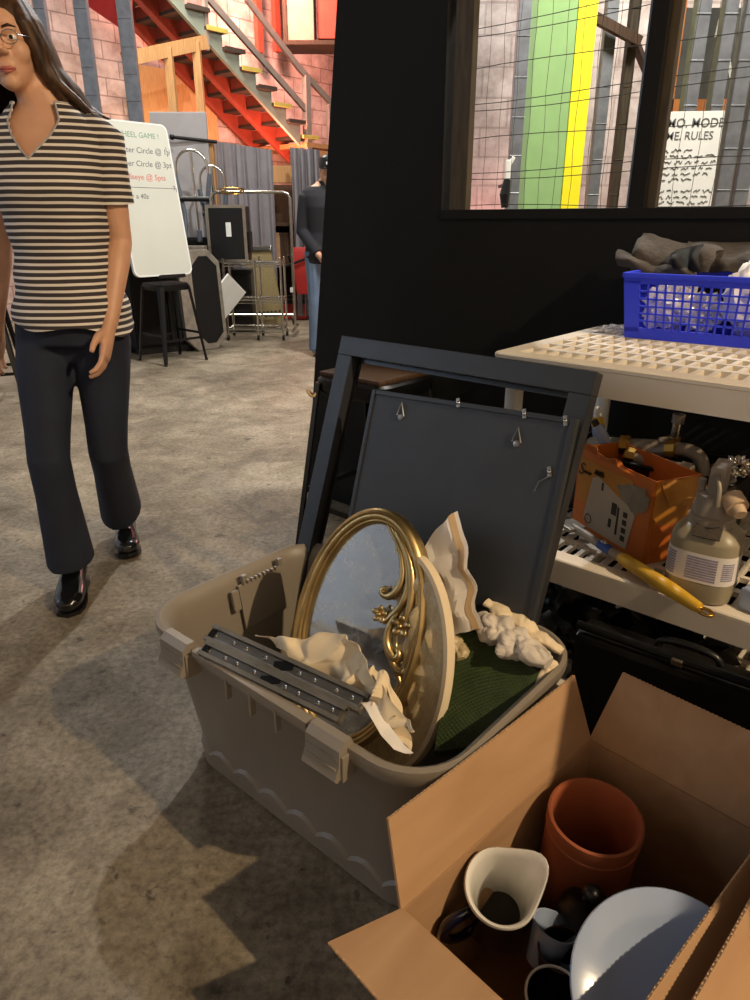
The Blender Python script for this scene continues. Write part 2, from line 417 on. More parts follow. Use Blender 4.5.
# room beyond the mesh: white wall, posts, boards
struct('wall_side', MB().box((3.0, 6.06, 1.7), (5.2, .12, 3.4)), M_block2)
def post(name, label, cat, px, Y, wpx, mt, group=None, z1=3.3, py=120, depth=.06, rot=0.0):
    a, b = aty(px - wpx / 2, py, Y), aty(px + wpx / 2, py, Y); w = b.x - a.x
    mm = MB(); d = depth
    t = .006                                   # C-shaped stud with lips
    mm.box((0, -d / 2, z1 / 2), (w, t, z1)); mm.box((-w / 2, 0, z1 / 2), (t, d, z1)); mm.box((w / 2, 0, z1 / 2), (t, d, z1))
    for k in range(int(z1 / .2)): mm.tube([V(-w / 2 - .003, -d / 2 - .004, .1 + k * .2), V(w / 2 + .003, -d / 2 - .004, .1 + k * .2)], .003, 5)
    o = build(name, mm, mt); o.matrix_basis = frame(((a.x + b.x) / 2, Y, 0), rot)
    return tag(o, label, cat, group)
SG = 'metal studs beyond the mesh window'
post('metal_stud', 'grey metal stud beyond the mesh left of the green column', 'stud', 517, 4.6, 11, M_stud, SG)
post('metal_stud', 'grey metal stud just right of the yellow strip on the green column', 'stud', 600, 4.9, 10, M_stud, SG)
post('metal_stud', 'thin stud right of the green column, nearest the black mullion', 'stud', 622, 4.9, 8, M_brownpost, SG)
post('metal_stud', 'grey metal stud over the left part of the lettered board', 'stud', 686, 4.15, 12, M_stud, SG)
post('metal_stud', 'grey metal stud behind the top of the white poster', 'stud', 712, 4.15, 11, M_stud, SG)
post('metal_stud', 'grey metal stud along the right edge of the white poster', 'stud', 733, 4.15, 13, M_stud, SG)
post('metal_stud', 'grey metal stud at the right edge of the picture', 'stud', 752, 4.15, 13, M_stud, SG)
# column
a, b, c = aty(531, 100, 4.7), aty(570, 100, 4.7), aty(588, 100, 4.75)
t = thing('painted_column', 'tall column painted green with a bright yellow edge strip, beyond the mesh', 'column', V((a.x + b.x) / 2, 4.7, 0))
w = b.x - a.x
build('shaft', MB().box((0, .13, 1.68), (w, .26, 3.36), bev=.004), M_green, t)
build('edge_strip', MB().box((w / 2 + .055, .13, 1.68), (.11, .28, 3.36), bev=.004), M_yellow, t)
# overhead rails in that room
q0, q1 = aty(588, 14, 4.8), aty(640, 42, 4.8)
tag(build('ceiling_rail', MB().bar(q0, q1, .05, .05).bar(q1 + V(-.03, 0, 0), q1 + V(.25, .5, -.1), .04, .04), M_dkbrown), 'slanting dark timber rail right of the green column', 'rail')
# lettered chalkboard
q0, q1 = aty(676, 8, 4.9), aty(800, 100, 4.9)
t = thing('chalkboard', 'grey chalkboard with white hand lettering behind the studs, above the poster', 'board', V((q0.x + q1.x) / 2, 4.9, q1.z))
hw, hh = (q1.x - q0.x) / 2, q0.z - q1.z
build('board', MB().box((0, 0, hh / 2), (2 * hw, .02, hh), bev=.003), M_chalk, t)
R = Matrix.Rotation(PI / 2, 4, 'X')
for s_, x_, z_, sz_ in (('B  A', -.18, .33, .16), ('A R', -.12, .12, .14), ('N', .25, .26, .12)):
    build('lettering', MB().text(s_, sz_, Matrix.Translation((x_, -.013, z_)) @ R, shear=.1, bold=.004), M_chalkwhite, t)
m = MB(); m.box((-hw, -.02, hh / 2 - .35), (.10, .03, 1.3)); m.box((0, -.02, -.05), (2 * hw + .1, .03, .1))
build('board_frame', m, M_orangewood, t)
# poster
p = [aty(*q, 4.095) for q in ((660, 112), (719, 106), (706, 213), (650, 214))]
o_, ux, uy = p[3], (p[2] - p[3]), (p[0] - p[3])
t = thing('poster', 'white hand-lettered poster behind the mesh, right of the black mullion', 'poster', basis(p[3] - V(0, 0, .12), ux, uy))
pw, ph = ux.length + .02, uy.length + .12
build('sheet', MB().box((pw / 2, ph / 2, 0), (pw, ph, .012), bev=.002), M_white, t)
build('title_line', MB().text('MO. MODE', ph * .098, Matrix.Translation((pw * .10, ph * .88, .007)), shear=.05, bold=.0004), M_ink, t)
build('title_line', MB().text('ME.', ph * .09, Matrix.Translation((pw * .10, ph * .785, .007)), shear=.05, bold=.0002), M_ink, t)
build('title_line', MB().text('RULES', ph * .09, Matrix.Translation((pw * .40, ph * .785, .007)), shear=.05, bold=.0002), M_ink, t)
build('bottom_line', MB().text('TAK', ph * .09, Matrix.Translation((pw * .07, ph * .09, .007)), shear=.05), M_ink, t)
m = MB()
rr = random.Random(3)
for k in range(11):
    y = ph * (.70 - k * .046) if k < 6 else ph * (.655 - k * .046)
    x = pw * .09
    while x < pw * (.9 if k % 5 else .6):
        L_ = rr.uniform(.02, .055)
        pts = [V(x + L_ * i / 5, y + rr.uniform(-.007, .009), .0075) for i in range(6)]
        m.tube(pts, .0022, 4); x += L_ + .016
    build('handwritten_line', m, M_ink, t); m = MB()
m.bm.free()
# clamp on the stud
q = aty(507, 185, 4.4); t = thing('spring_clamp', 'small black and white clamp at the foot of the stud left of the green column', 'clamp', q)
build('jaw', MB().box((0, 0, .07), (.03, .03, .12), bev=.008).box((.015, 0, .12), (.02, .02, .06), rot=(0, .5, 0), bev=.006), M_white, t)
build('grip', MB().tube([V(0, 0, .03), V(-.01, 0, -.05), V(-.005, 0, -.12)], [.02, .03, .02], 10), M_blackplastic, t)
build('support_bar', MB().bar((0, .1, .0), (0, .25, -.0), .02, .02), M_blackmetal, t)

# ------------------------------------------------------------------ left background: block wall side
PG = 'metal posts along the block wall on the left'
post('metal_stud', 'grey metal post just right of the hair of the woman, leftmost of the wall posts', 'stud', 45, 6.6, 10, M_stud, PG, z1=3.6, py=40)
post('metal_stud', 'grey metal post above the striped shoulder, middle of the wall posts', 'stud', 88, 6.6, 12, M_stud, PG, z1=3.6, py=60)
post('metal_stud', 'grey metal post above the whiteboard, rightmost of the wall posts', 'stud', 130, 6.9, 13, M_stud, PG, z1=3.6, py=60)
m = MB()
for k in range(40):
    a = aty(88 + k * 1.1, -40, 8.2); L_ = 14 + k * .55
    b = aty(88 + k * 1.1, 6 + k * .75, 8.2)
    m.tube([a, b], .016, 6)
tag(build('corrugated_panel', m, M_redplastic), 'red ribbed panel hanging at the top left above the posts', 'panel')

# stairs
SK = 7.99
def stp(x, y, k=SK): return atpl(x, y, WU, k)
A, B = stp(170, 0), stp(301, 146)
SF = frame(WU * SK, math.atan2(WN.y, WN.x)); SFi = SF.inverted()   # x = down-run, y = across the flight
A, B = SFi @ A, SFi @ B
NS = 7.8; rise = (A.z - B.z) / NS; run = (B.x - A.x) / NS
t = thing('staircase', 'red stained open staircase with grey painted side stringer climbing the block wall', 'staircase', SF)
def stringer(y, th, depth_, i0, i1):
    lo = []; hi = []
    top = []
    x0, z0 = B.x - i1 * run, B.z + i1 * rise; x1, z1 = B.x - i0 * run, B.z + i0 * rise
    poly = [V(x0, y, z0), V(x1, y, z1)]
    for k in range(int(i0), int(i1)):
        xs = B.x - k * run; zs = B.z + k * rise
        poly.append(V(xs, y, zs + rise * 1.55)); poly.append(V(xs - run, y, zs + rise * 1.55))
    return MB().prism(poly, (0, th, 0))
build('side_stringer', stringer(0, .05, 0, 0, 12), M_stairgrey, t)
build('stringer', stringer(.52, .05, 0, -1, 12), M_stairred, t)
build('stringer', stringer(1.03, .05, 0, -1, 12), M_stairred, t)
for k in range(-1, 12):
    xs = B.x - k * run; zs = B.z + (k + 1.55) * rise
    tr = build('tread', MB().box((xs - run / 2 + .02, .52, zs + .02), (run + .05, 1.15, .04), bev=.006), M_tread, t)
    build('nosing', MB().box((xs - run / 2 + .02, -.06, zs + .022), (run + .06, .02, .05), bev=.005), (M_treadyellow if k % 2 else M_tread), tr)
    build('riser', MB().box((xs - run + .012, .55, zs - rise / 2 + rise), (.02, 1.0, rise - .02)), M_stairred, t)
def srail(pts, y, w, h, nm):
    ps = [SFi @ stp(*q) for q in pts]
    mm = MB()
    for a, b in zip(ps[:-1], ps[1:]): mm.bar(a, b, w, h, up=(0, 1, 0), bev=.004)
    return build(nm, mm, M_rail, t)
srail([(246, -2), (299, 68), (334, 106)], 0, .075, .045, 'handrail')
srail([(206, -4), (308, 112)], 0, .075, .045, 'lower_rail')
srail([(306, 76), (308, 156)], 0, .09, .09, 'newel_post')
srail([(204, -20), (207, 50)], 0, .05, .05, 'rail_post')
srail([(329, 104), (331, 158)], 0, .07, .07, 'end_post')
# landing at the foot of the visible flight
LG = B.x + .02
build('landing', MB().box((LG + .65, .55, B.z + .02), (1.2, 1.2, .06)).box((LG + .65, -.02, B.z - .16), (1.2, .06, .24)), M_timber, t)
for x_, y_ in ((LG + .15, .05), (LG + 1.2, .05), (LG + .15, 1.05), (LG + 1.2, 1.05)):
    build('landing_post', MB().box((x_, y_, B.z / 2 - .01), (.09, .09, B.z - .02)), M_timber, t)
# timber posts and beam carrying the flight
P1, P2 = atpl(168, 50, WU, SK - .15), atpl(196, 44, WU, SK - .15)
t = thing('timber_trestle', 'pine posts and cross beam standing under the red stairs', 'frame', V((P1.x + P2.x) / 2, (P1.y + P2.y) / 2, 0))
ct = t.matrix_basis.translation
for P in (P1, P2):
    build('post', MB().box((P.x - ct.x, P.y - ct.y, (P.z + .02) / 2), (.09, .09, P.z + .02), bev=.004), M_timber, t)
D_ = (P2 - P1).normalized()
build('beam', MB().bar(P1 - ct - D_ * .6, P2 - ct + D_ * .15, .07, .14), M_timber, t)
# plywood wall lit below the flight
q0, q1 = atpl(134, 60, WU, SK + 1.125), atpl(208, 118, WU, SK + 1.125)
o = build('plywood_sheet', MB().box((0, 0, 1.5), ((q1 - q0).xy.length + .3, .03, 3.0), bev=.003), M_ply)
o.matrix_basis = frame(((q0.x + q1.x) / 2, (q0.y + q1.y) / 2, 0), math.atan2(WN.y, WN.x)); tag(o, 'tall plywood sheet on the block wall beneath the stairs', 'board')
# boxed duct up in the corner
q = aty(318, 20, 11.2); m = MB()
t = thing('duct_box', 'boxed-in duct of pale and reddish boards high in the far corner', 'duct', q)
build('pale_board', MB().box((-.22, 0, .35), (.36, .5, 1.3), bev=.01), mat('salmon_board', (186, 140, 122), .8), t)
build('red_board', MB().box((.3, .05, .3), (.6, .45, 1.1), bev=.01), M_stairred, t)
build('ledge', MB().box((.1, -.02, -.32), (1.1, .6, .05)).box((-.42, 0, .3), (.05, .55, 1.3)), M_dkbrown, t)
build('support_arm', MB().box((.1, .8, .3), (.12, 1.3, .12)), M_dkbrown, t)
for i, (px, w_) in enumerate(((258, 8), (276, 7))):
    q = atpl(px, 20, WU, 8.95); o = build('wall_timber', MB().box((0, 0, .8), (.1, .08, 1.7), bev=.004), M_stairred)
    o.matrix_basis = frame((q.x, q.y, q.z - .35), math.atan2(WN.y, WN.x))
    tag(o, ('left' if i == 0 else 'right') + ' of two red timbers on the wall above the handrail', 'timber', 'timbers on the wall above the handrail')

# curtains
def curtain(name, label, x0, x1, ytop, zlow, Y, folds, amp, seed):
    a, b = aty(x0, ytop[0], Y), aty(x1, ytop[1], Y); r = random.Random(seed); n = 90; g = []
    ph_ = [r.uniform(-.5, .5) for _ in range(4)]
    for i in range(n):
        u_ = i / (n - 1); row = []
        for j in range(10):
            v_ = j / 9; z = a.z * (1 - v_) + zlow * v_
            z = (a.z + (b.z - a.z) * u_) * (1 - v_) + zlow * v_
            y = Y + amp * (.6 + .5 * v_) * (math.sin(u_ * folds * 2 * PI + ph_[0] + v_ * .4) + .4 * math.sin(u_ * folds * 3.7 * PI + ph_[1]))
            row.append(V(a.x + (b.x - a.x) * u_ + .01 * math.sin(v_ * 3 + u_ * 20), y, z))
        g.append(row)
    o = build(name, MB().sheet(g, .004), M_curtain, smooth=60); return tag(o, label, 'curtain', 'grey curtains under the stairs')
curtain('curtain', 'wide grey curtain hanging behind the chrome rack', 209, 271, (140, 150), .05, 8.7, 6, .035, 1)
curtain('curtain', 'narrow grey curtain hanging beside the man in the cap', 290, 319, (147, 150), .05, 8.9, 4, .05, 2)
a, b = aty(172, 137, 8.3), aty(217, 142, 8.42)
tag(build('curtain_rod', MB().tube([a, b], .018, 8).ball(a, .03, 6), M_blackmetal), 'thin black curtain rod across the grey panel', 'rod')
# wooden storage behind the curtains
q0, q1 = aty(262, 166, 9.4), aty(296, 183, 9.4); wd = q1.x - q0.x
t = thing('storage_cabinet', 'dark wooden storage shelf under the pine header between the curtains', 'cabinet', V((q0.x + q1.x) / 2, 9.4, 0))
build('header', MB().box((0, 0, (q0.z + q1.z) / 2), (wd + .3, .12, q0.z - q1.z), bev=.004), M_timber, t)
hz = q1.z
m = MB().box((-wd / 2, .25, hz / 2), (.05, .5, hz)).box((wd / 2 + .1, .25, hz / 2), (.05, .5, hz)).box((.05, .5, hz / 2), (wd + .1, .03, hz))
build('carcass', m, M_dkbrown, t)
for z in (.12, .62, 1.1): build('shelf', MB().box((.05, .25, z), (wd + .08, .48, .04)), M_dkbrown, t)
build('face_post', MB().box((-wd / 2 + .06, -.05, hz / 2), (.07, .05, hz), bev=.004), M_timber, t)
for i, (px, zz) in enumerate(((275, .66), (286, .66))):
    q = aty(px, 250, 9.5); tag(build('storage_box', MB().box((q.x, 9.6, .64 + .17), (.15, .25, .34), bev=.012).box((q.x, 9.6, .64 + .345), (.16, .26, .03), bev=.005), M_dkbrown if i else M_kraft), 'small box on the middle shelf of the dark storage, ' + ('right one' if i else 'left one'), 'box', 'boxes on the storage shelf')
# pale wood upright left of the curtain
q = aty(209, 140, 8.5); tag(build('timber_upright', MB().box((q.x - .02, 8.5, q.z / 2), (.13, .09, q.z), bev=.005), M_timber), 'pale yellow timber upright at the left edge of the wide curtain', 'timber')
# grey divider panel behind the whiteboard
q0, q1 = aty(150, 118, 8.42), aty(206, 112, 8.42)
t = thing('divider_panel', 'light grey fabric divider panel behind the whiteboard', 'panel', V((q0.x + q1.x) / 2, 8.42, 0))
wd = q1.x - q0.x
build('panel', MB().box((0, 0, q1.z / 2 + .03), (wd, .05, q1.z - .06), bev=.012), M_greypanel, t)
for s_ in (-1, 1): build('foot', MB().box((s_ * (wd / 2 - .1), 0, .02), (.06, .5, .04), bev=.008), M_greymetal, t)

# ------------------------------------------------------------------ stools, whiteboard and the far clutter
def make_stool(M, label):
    t = thing('bar_stool', label, 'stool', M, 'black metal stools')
    m = MB(); n = 24
    def sq(h, z, e=5):
        return [V(h * math.copysign(abs(math.cos(a)) ** (2 / e), math.cos(a)), h * math.copysign(abs(math.sin(a)) ** (2 / e), math.sin(a)), z) for a in [2 * PI * k / n for k in range(n)]]
    m.loft([sq(.148, .60), sq(.158, .615), sq(.158, .650), sq(.150, .658), sq(.12, .656), sq(.02, .650)])
    build('seat', m, M_blackmetal, t, 40)
    for sx, sy in ((1, 1), (1, -1), (-1, -1), (-1, 1)):
        a, b = V(sx * .138, sy * .138, .635), V(sx * .205, sy * .205, .012)
        m = MB(); d = (b - a)
        o = V(sx, sy, 0).normalized(); w = V(-sy, sx, 0).normalized()
        rings = []
        for k in range(6):
            p = a + d * (k / 5); wd = .030 - .013 * (k / 5)
            rings.append([p + w * wd + o * -.004, p + o * .010, p - w * wd + o * -.004, p - w * wd * .8 - o * .010, p + o * .002, p + w * wd * .8 - o * .010])
        m.loft(rings)
        lg = build('leg', m, M_blackmetal, t, 30)
        build('foot_cap', MB().cyl((b.x, b.y, 0), (b.x, b.y, .02), .014, 10), M_blackplastic, lg)
    def lp(sx, sy, z): f_ = (.635 - z) / .623; return V(sx * (.138 + .067 * f_), sy * (.138 + .067 * f_), z)
    for (p, q, z) in (((1, 1), (1, -1), .24), ((-1, -1), (-1, 1), .24), ((1, -1), (-1, -1), .20), ((-1, 1), (1, 1), .20)):
        build('rung', MB().bar(lp(*p, z), lp(*q, z), .006, .020), M_blackmetal, t)
    return t
stool = make_stool(frame((-1.78, 6.2, 0), math.radians(48)), 'black metal stool carrying the leaning whiteboard')
st2 = dup(stool, frame((.0, 2.385, 0), math.atan2(-.656, .755)), 'black metal stool behind the empty charcoal frame, against the black partition')
build('brown_seat_top', MB().box((0, 0, .665), (.27, .27, .018), bev=.008), M_dkbrown, st2)  # thin brown slab laid over the black seat
build('tape_band', MB().tube([V(-.152 + .018 * math.cos(a), -.152 + .018 * math.sin(a), .60 + .01 * math.sin(2 * a)) for a in [2 * PI * k / 12 for k in range(12)]], .005, 6, loop=True), M_tape, st2)
dup(stool, frame((-2.62, 4.75, 0), math.radians(20)), 'black metal stool mostly hidden behind the woman at the left edge')

t = thing('low_cabinet', 'low black cabinet standing behind the whiteboard stool', 'cabinet', frame((-2.02, 6.75, 0), .6))
build('carcass', MB().box((0, 0, .42), (.62, .45, .72), bev=.01), M_black, t)
build('plinth', MB().box((0, .02, .03), (.58, .40, .06)), M_blackplastic, t)
build('door', MB().box((-.155, -.235, .42), (.29, .02, .66), bev=.004), M_black, t)
build('door', MB().box((.155, -.235, .42), (.29, .02, .66), bev=.004), M_black, t)

def rrect(w, h, r, n=6, cx=0, cy=0):
    pts = []
    for qx, qy, a0 in ((1, 1, 0), (-1, 1, PI / 2), (-1, -1, PI), (1, -1, 1.5 * PI)):
        for k in range(n + 1):
            a = a0 + PI / 2 * k / n
            pts.append((cx + qx * (w / 2 - r) + r * math.cos(a), cy + qy * (h / 2 - r) + r * math.sin(a)))
    return pts
P0 = aty(135, 277, 6.0); tlt = math.radians(9)
BX, BY = V(.656, .755, 0), V(-.755 * math.sin(tlt), .656 * math.sin(tlt), math.cos(tlt)); bw, bh = .55, 1.17
BM = basis(P0 + BX * bw / 2 + BY * bh / 2, BX, BY)
t = thing('whiteboard', 'tall whiteboard with handwritten game scores leaning on a black stool', 'whiteboard', BM)
pl = rrect(bw, bh, .05)
build('board', MB().loft([[V(x, y, z) for x, y in pl] for z in (-.012, .012)]), M_wb, t, 30)
pi_, po = rrect(bw - .012, bh - .012, .046), rrect(bw + .012, bh + .012, .055)
build('trim', MB().loft([[V(x, y, z) for x, y in q] for q, z in ((pi_, -.012), (pi_, -.014), (po, -.014), (po, .014), (pi_, .0135), (pi_, .0118))], False, False), M_white, t, 30)
m = MB(); TL = lambda x, y: Matrix.Translation((-bw / 2 + x, bh / 2 - y, .0125))
m.text('Outer Circle @ 1pt', .062, TL(.055, .225), shear=.1); m.text('Inner Circle @ 3pt', .062, TL(.055, .325), shear=.1)
m.text('1 pt', .05, TL(.50, .20)); m.text('= a 40z', .055, TL(.10, .57), shear=.1); m.text('7pt', .05, TL(.51, .50))
m.tube([V(-bw / 2 + .02 + i * .03, bh / 2 - .485, .0125) for i in range(19)], .002, 4)
build('writing', m, M_ink, t)
build('red_line', MB().text('Bullseye @ 5pts', .062, TL(.05, .425), shear=.1), M_inkred, t, label='red handwriting')
build('green_line', MB().text('WHEEL GAME !', .058, TL(.07, .11), shear=.1), M_inkgreen, t, label='faded green handwriting')
build('pen_tray', MB().box((.06, -bh / 2 - .015, .025), (.24, .03, .05), bev=.006), M_blackmetal, t)

# octagonal table top standing on edge
q = aty(202, 305, 6.75); OM = basis(V(q.x, q.y, .452), (.70, .71, 0), (-.05, .04, 1))
t = thing('octagonal_tabletop', 'beige octagonal tabletop with black inset standing on edge right of the stool', 'tabletop', OM)
oc = lambda w, h, c_: [(-w / 2 + c_, -h / 2), (w / 2 - c_, -h / 2), (w / 2, -h / 2 + c_), (w / 2, h / 2 - c_), (w / 2 - c_, h / 2), (-w / 2 + c_, h / 2), (-w / 2, h / 2 - c_), (-w / 2, -h / 2 + c_)]
build('slab', MB().loft([[V(x, y, z) for x, y in oc(w_, h_, c_)] for w_, h_, c_, z in ((.42, .88, .11, -.03), (.44, .90, .115, -.026), (.44, .90, .115, .026), (.42, .88, .11, .03))]), M_fit, t)
build('inset', MB().loft([[V(x + .045, y, z) for x, y in oc(.27, .78, .09)] for z in (.028, .0335)]), M_black, t)
q = aty(191, 300, 7.2); tag(build('side_cabinet', MB().box((q.x, 7.3, .46), (.30, .12, .88), bev=.01).box((q.x, 7.3, .03), (.32, .14, .06), bev=.006).box((q.x, 7.3, .9), (.33, .15, .03), bev=.006), M_fit), 'grey-beige upright panel cabinet behind the octagonal tabletop', 'cabinet')
# tilted white picture board
P0, P1_, P2_ = aty(214, 312, 7.05), aty(237, 283, 7.15), aty(213, 300, 7.0)
t = thing('picture_board', 'thin white board tilted on the chrome wire shelf', 'board', basis((P0 + P1_) / 2, P1_ - P0, V(-.3, -.75, .6)))
L_ = (P1_ - P0).length
build('panel', MB().box((0, 0, 0), (L_, .34, .02), bev=.004), M_white, t)
build('backing', MB().box((0, 0, -.016), (L_ - .04, .30, .012), bev=.003), M_fit, t)

# wire shelf
t = thing('wire_shelf', 'low chrome wire shelf with three tiers in front of the curtain', 'shelf', V(0, 0, 0))
xs = [aty(px, 330, 7.35).x for px in (229, 259, 284)]; yb = (7.3, 7.62)
t.location = (xs[1], 7.45, 0)
for x_ in xs:
    for y_ in yb:
        p = build('post', MB().cyl((x_ - xs[1], y_ - 7.45, .04), (x_ - xs[1], y_ - 7.45, .80), .012, 10), M_chrome, t)
        build('caster', MB().tube([V(x_ - xs[1] - .012, y_ - 7.45, .028), V(x_ - xs[1] + .012, y_ - 7.45, .028)], .028, 12), M_blackplastic, p)
for z_ in (.11, .40, .75):
    m = MB(); xa, xb = xs[0] - xs[1], xs[2] - xs[1]; ya, yc = yb[0] - 7.45, yb[1] - 7.45
    m.tube([V(xa, ya, z_), V(xb, ya, z_), V(xb, yc, z_), V(xa, yc, z_)], .010, 6, loop=True)
    m.tube([V(xa, ya, z_ - .03), V(xb, ya, z_ - .03), V(xb, yc, z_ - .03), V(xa, yc, z_ - .03)], .005, 6, loop=True)
    for k in range(1, 16): m.cyl((xa + (xb - xa) * k / 16, ya, z_), (xa + (xb - xa) * k / 16, yc, z_), .003, 5)
    build('tier', m, M_chrome, t)
# tall chrome rack
xa, xb = aty(211, 200, 7.75).x, aty(290, 200, 7.75).x; zt = aty(250, 192, 7.75).z
t = thing('garment_rack', 'tall chrome tube rack framing the black appliance', 'rack', V((xa + xb) / 2, 7.75, 0)); hw = (xb - xa) / 2
r_ = .06
def arch(x_, z_): return [V(-x_, 0, .06), V(-x_, 0, z_ - r_), V(-x_ + r_ * .3, 0, z_ - r_ * .3), V(-x_ + r_, 0, z_), V(x_ - r_, 0, z_), V(x_ - r_ * .3, 0, z_ - r_ * .3), V(x_, 0, z_ - r_), V(x_, 0, .06)]
build('arch_tube', MB().tube(arch(hw, zt), .016, 10), M_chrome, t, 60)
build('cross_rail', MB().cyl((-hw, 0, .2), (hw, 0, .2), .012, 10), M_chrome, t)
for s_ in (-1, 1):
    build('foot_bar', MB().cyl((s_ * hw, -.25, .06), (s_ * hw, .25, .06), .016, 10), M_chrome, t)
build('label_clip', MB().box((hw - .02, -.02, .46), (.03, .02, .05), bev=.004), M_white, t)
# black appliance on the shelf
q0, q1 = aty(213, 262, 7.5), aty(246, 206, 7.5)
t = thing('black_appliance', 'black upright appliance with a white sticker standing on the wire shelf', 'appliance', V((q0.x + q1.x) / 2, 7.5, .765)); wd = q1.x - q0.x; hh = q1.z - .765
build('casing', MB().box((0, .03, hh / 2), (wd, .3, hh), bev=.012), M_blackplastic, t)
build('front_frame', MB().loft([[V(x, -.125, z) for x, z in q_] for q_ in (rrect(wd + .02, hh + .02, .01, 2, 0, hh / 2), rrect(wd - .04, hh - .04, .01, 2, 0, hh / 2))], False, False).loft([[V(x, y, z) for x, z in rrect(wd + .02, hh + .02, .01, 2, 0, hh / 2)] for y in (-.125, -.10)], False, False), M_chrome, t)
build('sticker', MB().box((.02, -.122, hh * .58), (.05, .004, .13)), M_white, t)
build('side_knob', MB().box((wd / 2 + .02, -.02, hh * .35), (.04, .12, .2), bev=.01), M_blackplastic, t)
q0, q1 = aty(216, 330, 7.9), aty(250, 268, 7.9)
tag(build('black_crate', MB().box(((q0.x + q1.x) / 2, 8.0, .32), (.44, .3, .62), bev=.02).box(((q0.x + q1.x) / 2, 8.0, .64), (.46, .32, .04), bev=.01).box(((q0.x + q1.x) / 2, 7.845, .5), (.14, .02, .03), bev=.006), M_blackplastic), 'black lidded crate on the floor behind the wire shelf', 'crate')
# folded walkers with chrome hoops
def walker(px, ytop, w, Y, label, sc=1.0):
    q = aty(px, ytop, Y); zt_ = q.z
    t = thing('folding_walker', label, 'walker', frame((q.x, Y, 0), .15), 'folded walkers')
    pts = [V(-w, 0, zt_ - .45)] + [V(w * math.cos(PI - PI * k / 12), 0, zt_ - w + w * math.sin(PI * k / 12)) for k in range(13)] + [V(w, 0, zt_ - .38)]
    build('hoop', MB().tube(pts, .013, 8), M_chrome, t, 60)
    for s_ in (-1, 1): build('side_tube', MB().tube([V(s_ * w * 1.1, 0, zt_ - .22), V(s_ * w * .7, .02, zt_ - .6), V(s_ * w * .9, -.06, .03)], .024, 8), M_greymetal, t)
    build('cross_bar', MB().cyl((-w, -.02, zt_ - .46), (w, -.02, zt_ - .46), .026, 10), M_blackplastic, t)
    build('center_post', MB().cyl((0, 0, zt_ - .02), (.03, 0, .05), .016, 8), M_chrome, t)
    build('seat_block', MB().box((0.02, .05, zt_ - .98), (w * 2.1, .25, .3), bev=.03), M_blackmetal, t)
    build('bracket', MB().box((.03, -.08, zt_ - .82), (.05, .05, .12), bev=.01), M_greymetal, t)
walker(190, 150, .16, 7.95, 'folded walker with the taller chrome hoop, just right of the whiteboard')
walker(211, 166, .125, 8.05, 'folded walker with the shorter chrome hoop, left of the black appliance')
q = aty(232, 194, 7.75); m = MB()
for k in range(4): m.tube([V(q.x + (.10 + .008 * k) * math.cos(a), q.y + .06 * math.sin(a), q.z + .008 + .012 * k + .012 * math.sin(a + k)) for a in [2 * PI * i / 20 for i in range(20)]], .005, 5, loop=True)
tag(build('wire_coil', m, M_brass), 'loose coil of wire hung on top of the chrome rack', 'wire')
# olive leaning board
P = [aty(253, 328, 8.1), aty(285, 326, 8.1), aty(273, 248, 8.35), aty(250, 248, 8.35)]
t = thing('leaning_board', 'olive-brown board with a row of vent holes leaning behind the wire shelf', 'board', basis((P[0] + P[1]) / 2, P[1] - P[0], P[3] - P[0]))
hh = (P[3] - P[0]).length; wb_, wt_ = (P[1] - P[0]).length, (P[2] - P[3]).length
build('panel', MB().loft([[V(-wb_ / 2, 0, z), V(wb_ / 2, 0, z), V(wb_ / 2 - .1, hh, z), V(-wb_ / 2 - .02, hh, z)] for z in (-.015, .015)]), M_olive, t)
build('cap', MB().box((-.06, hh - .02, 0), (wt_ + .04, .06, .045), bev=.006), M_chrome, t)
m = MB()
for r_ in range(2):
    for k in range(6): m.cyl((-wb_ * .3 + k * .045 + r_ * .02, .12 + r_ * .045, .014), (-wb_ * .3 + k * .045 + r_ * .02, .12 + r_ * .045, .017), .014, 8)
build('vents', m, M_blackplastic, t)
# red cart, red toolbox, dark bin
q = aty(304, 270, 8.5)
t = thing('red_cart', 'red fabric cart with black handle bars beside the man', 'cart', V(q.x, 8.5, 0))
m = MB(); m.loft([[V(x * s_ * .5, y * s_ * .5, z) for x, y in rrect(.5, .3, .06)] for z, s_ in ((.35, .7), (.55, 1), (.80, 1.1), (.86, .9))])
build('bag', m, M_redplastic, t, 40)
for s_ in (-1, 1): build('leg', MB().tube([V(s_ * .12, 0, .03), V(s_ * .10, .05, .5), V(s_ * .16, -.12, .78)], .014, 8), M_blackmetal, t)
build('handle', MB().cyl((-.2, -.14, .66), (.2, -.12, .8), .014, 8), M_blackmetal, t)
for s_ in (-1, 1): build('wheel', MB().tube([V(s_ * .14 - .015, 0, .05), V(s_ * .14 + .015, 0, .05)], .05, 14), M_blackplastic, t)
q = aty(294, 312, 9.0)
t = thing('tool_box', 'low red tool box on the floor by the curtain', 'toolbox', V(q.x, 9.0, 0))
build('tub', MB().box((0, 0, .10), (.36, .24, .18), bev=.015), M_redplastic, t)
build('lid', MB().box((0, 0, .215), (.37, .25, .05), bev=.015), M_blackplastic, t)
build('handle', MB().tube([V(-.08, 0, .24), V(-.07, 0, .275), V(.07, 0, .275), V(.08, 0, .24)], .01, 6), M_blackplastic, t)
q = aty(314, 316, 9.15)
t = thing('waste_bin', 'small dark bin on the floor at the partition edge', 'bin', V(q.x, 9.15, 0))
build('bucket', MB().lathe([(.11, .0), (.15, .36), (.16, .36), (.16, .38), (.145, .38), (.10, .02)], seg=20, cap0=True, cap1=True), M_bin, t, 40)
build('liner', MB().lathe([(.163, .33), (.166, .385), (.140, .388), (.135, .32)], seg=20), M_white, t, 40)

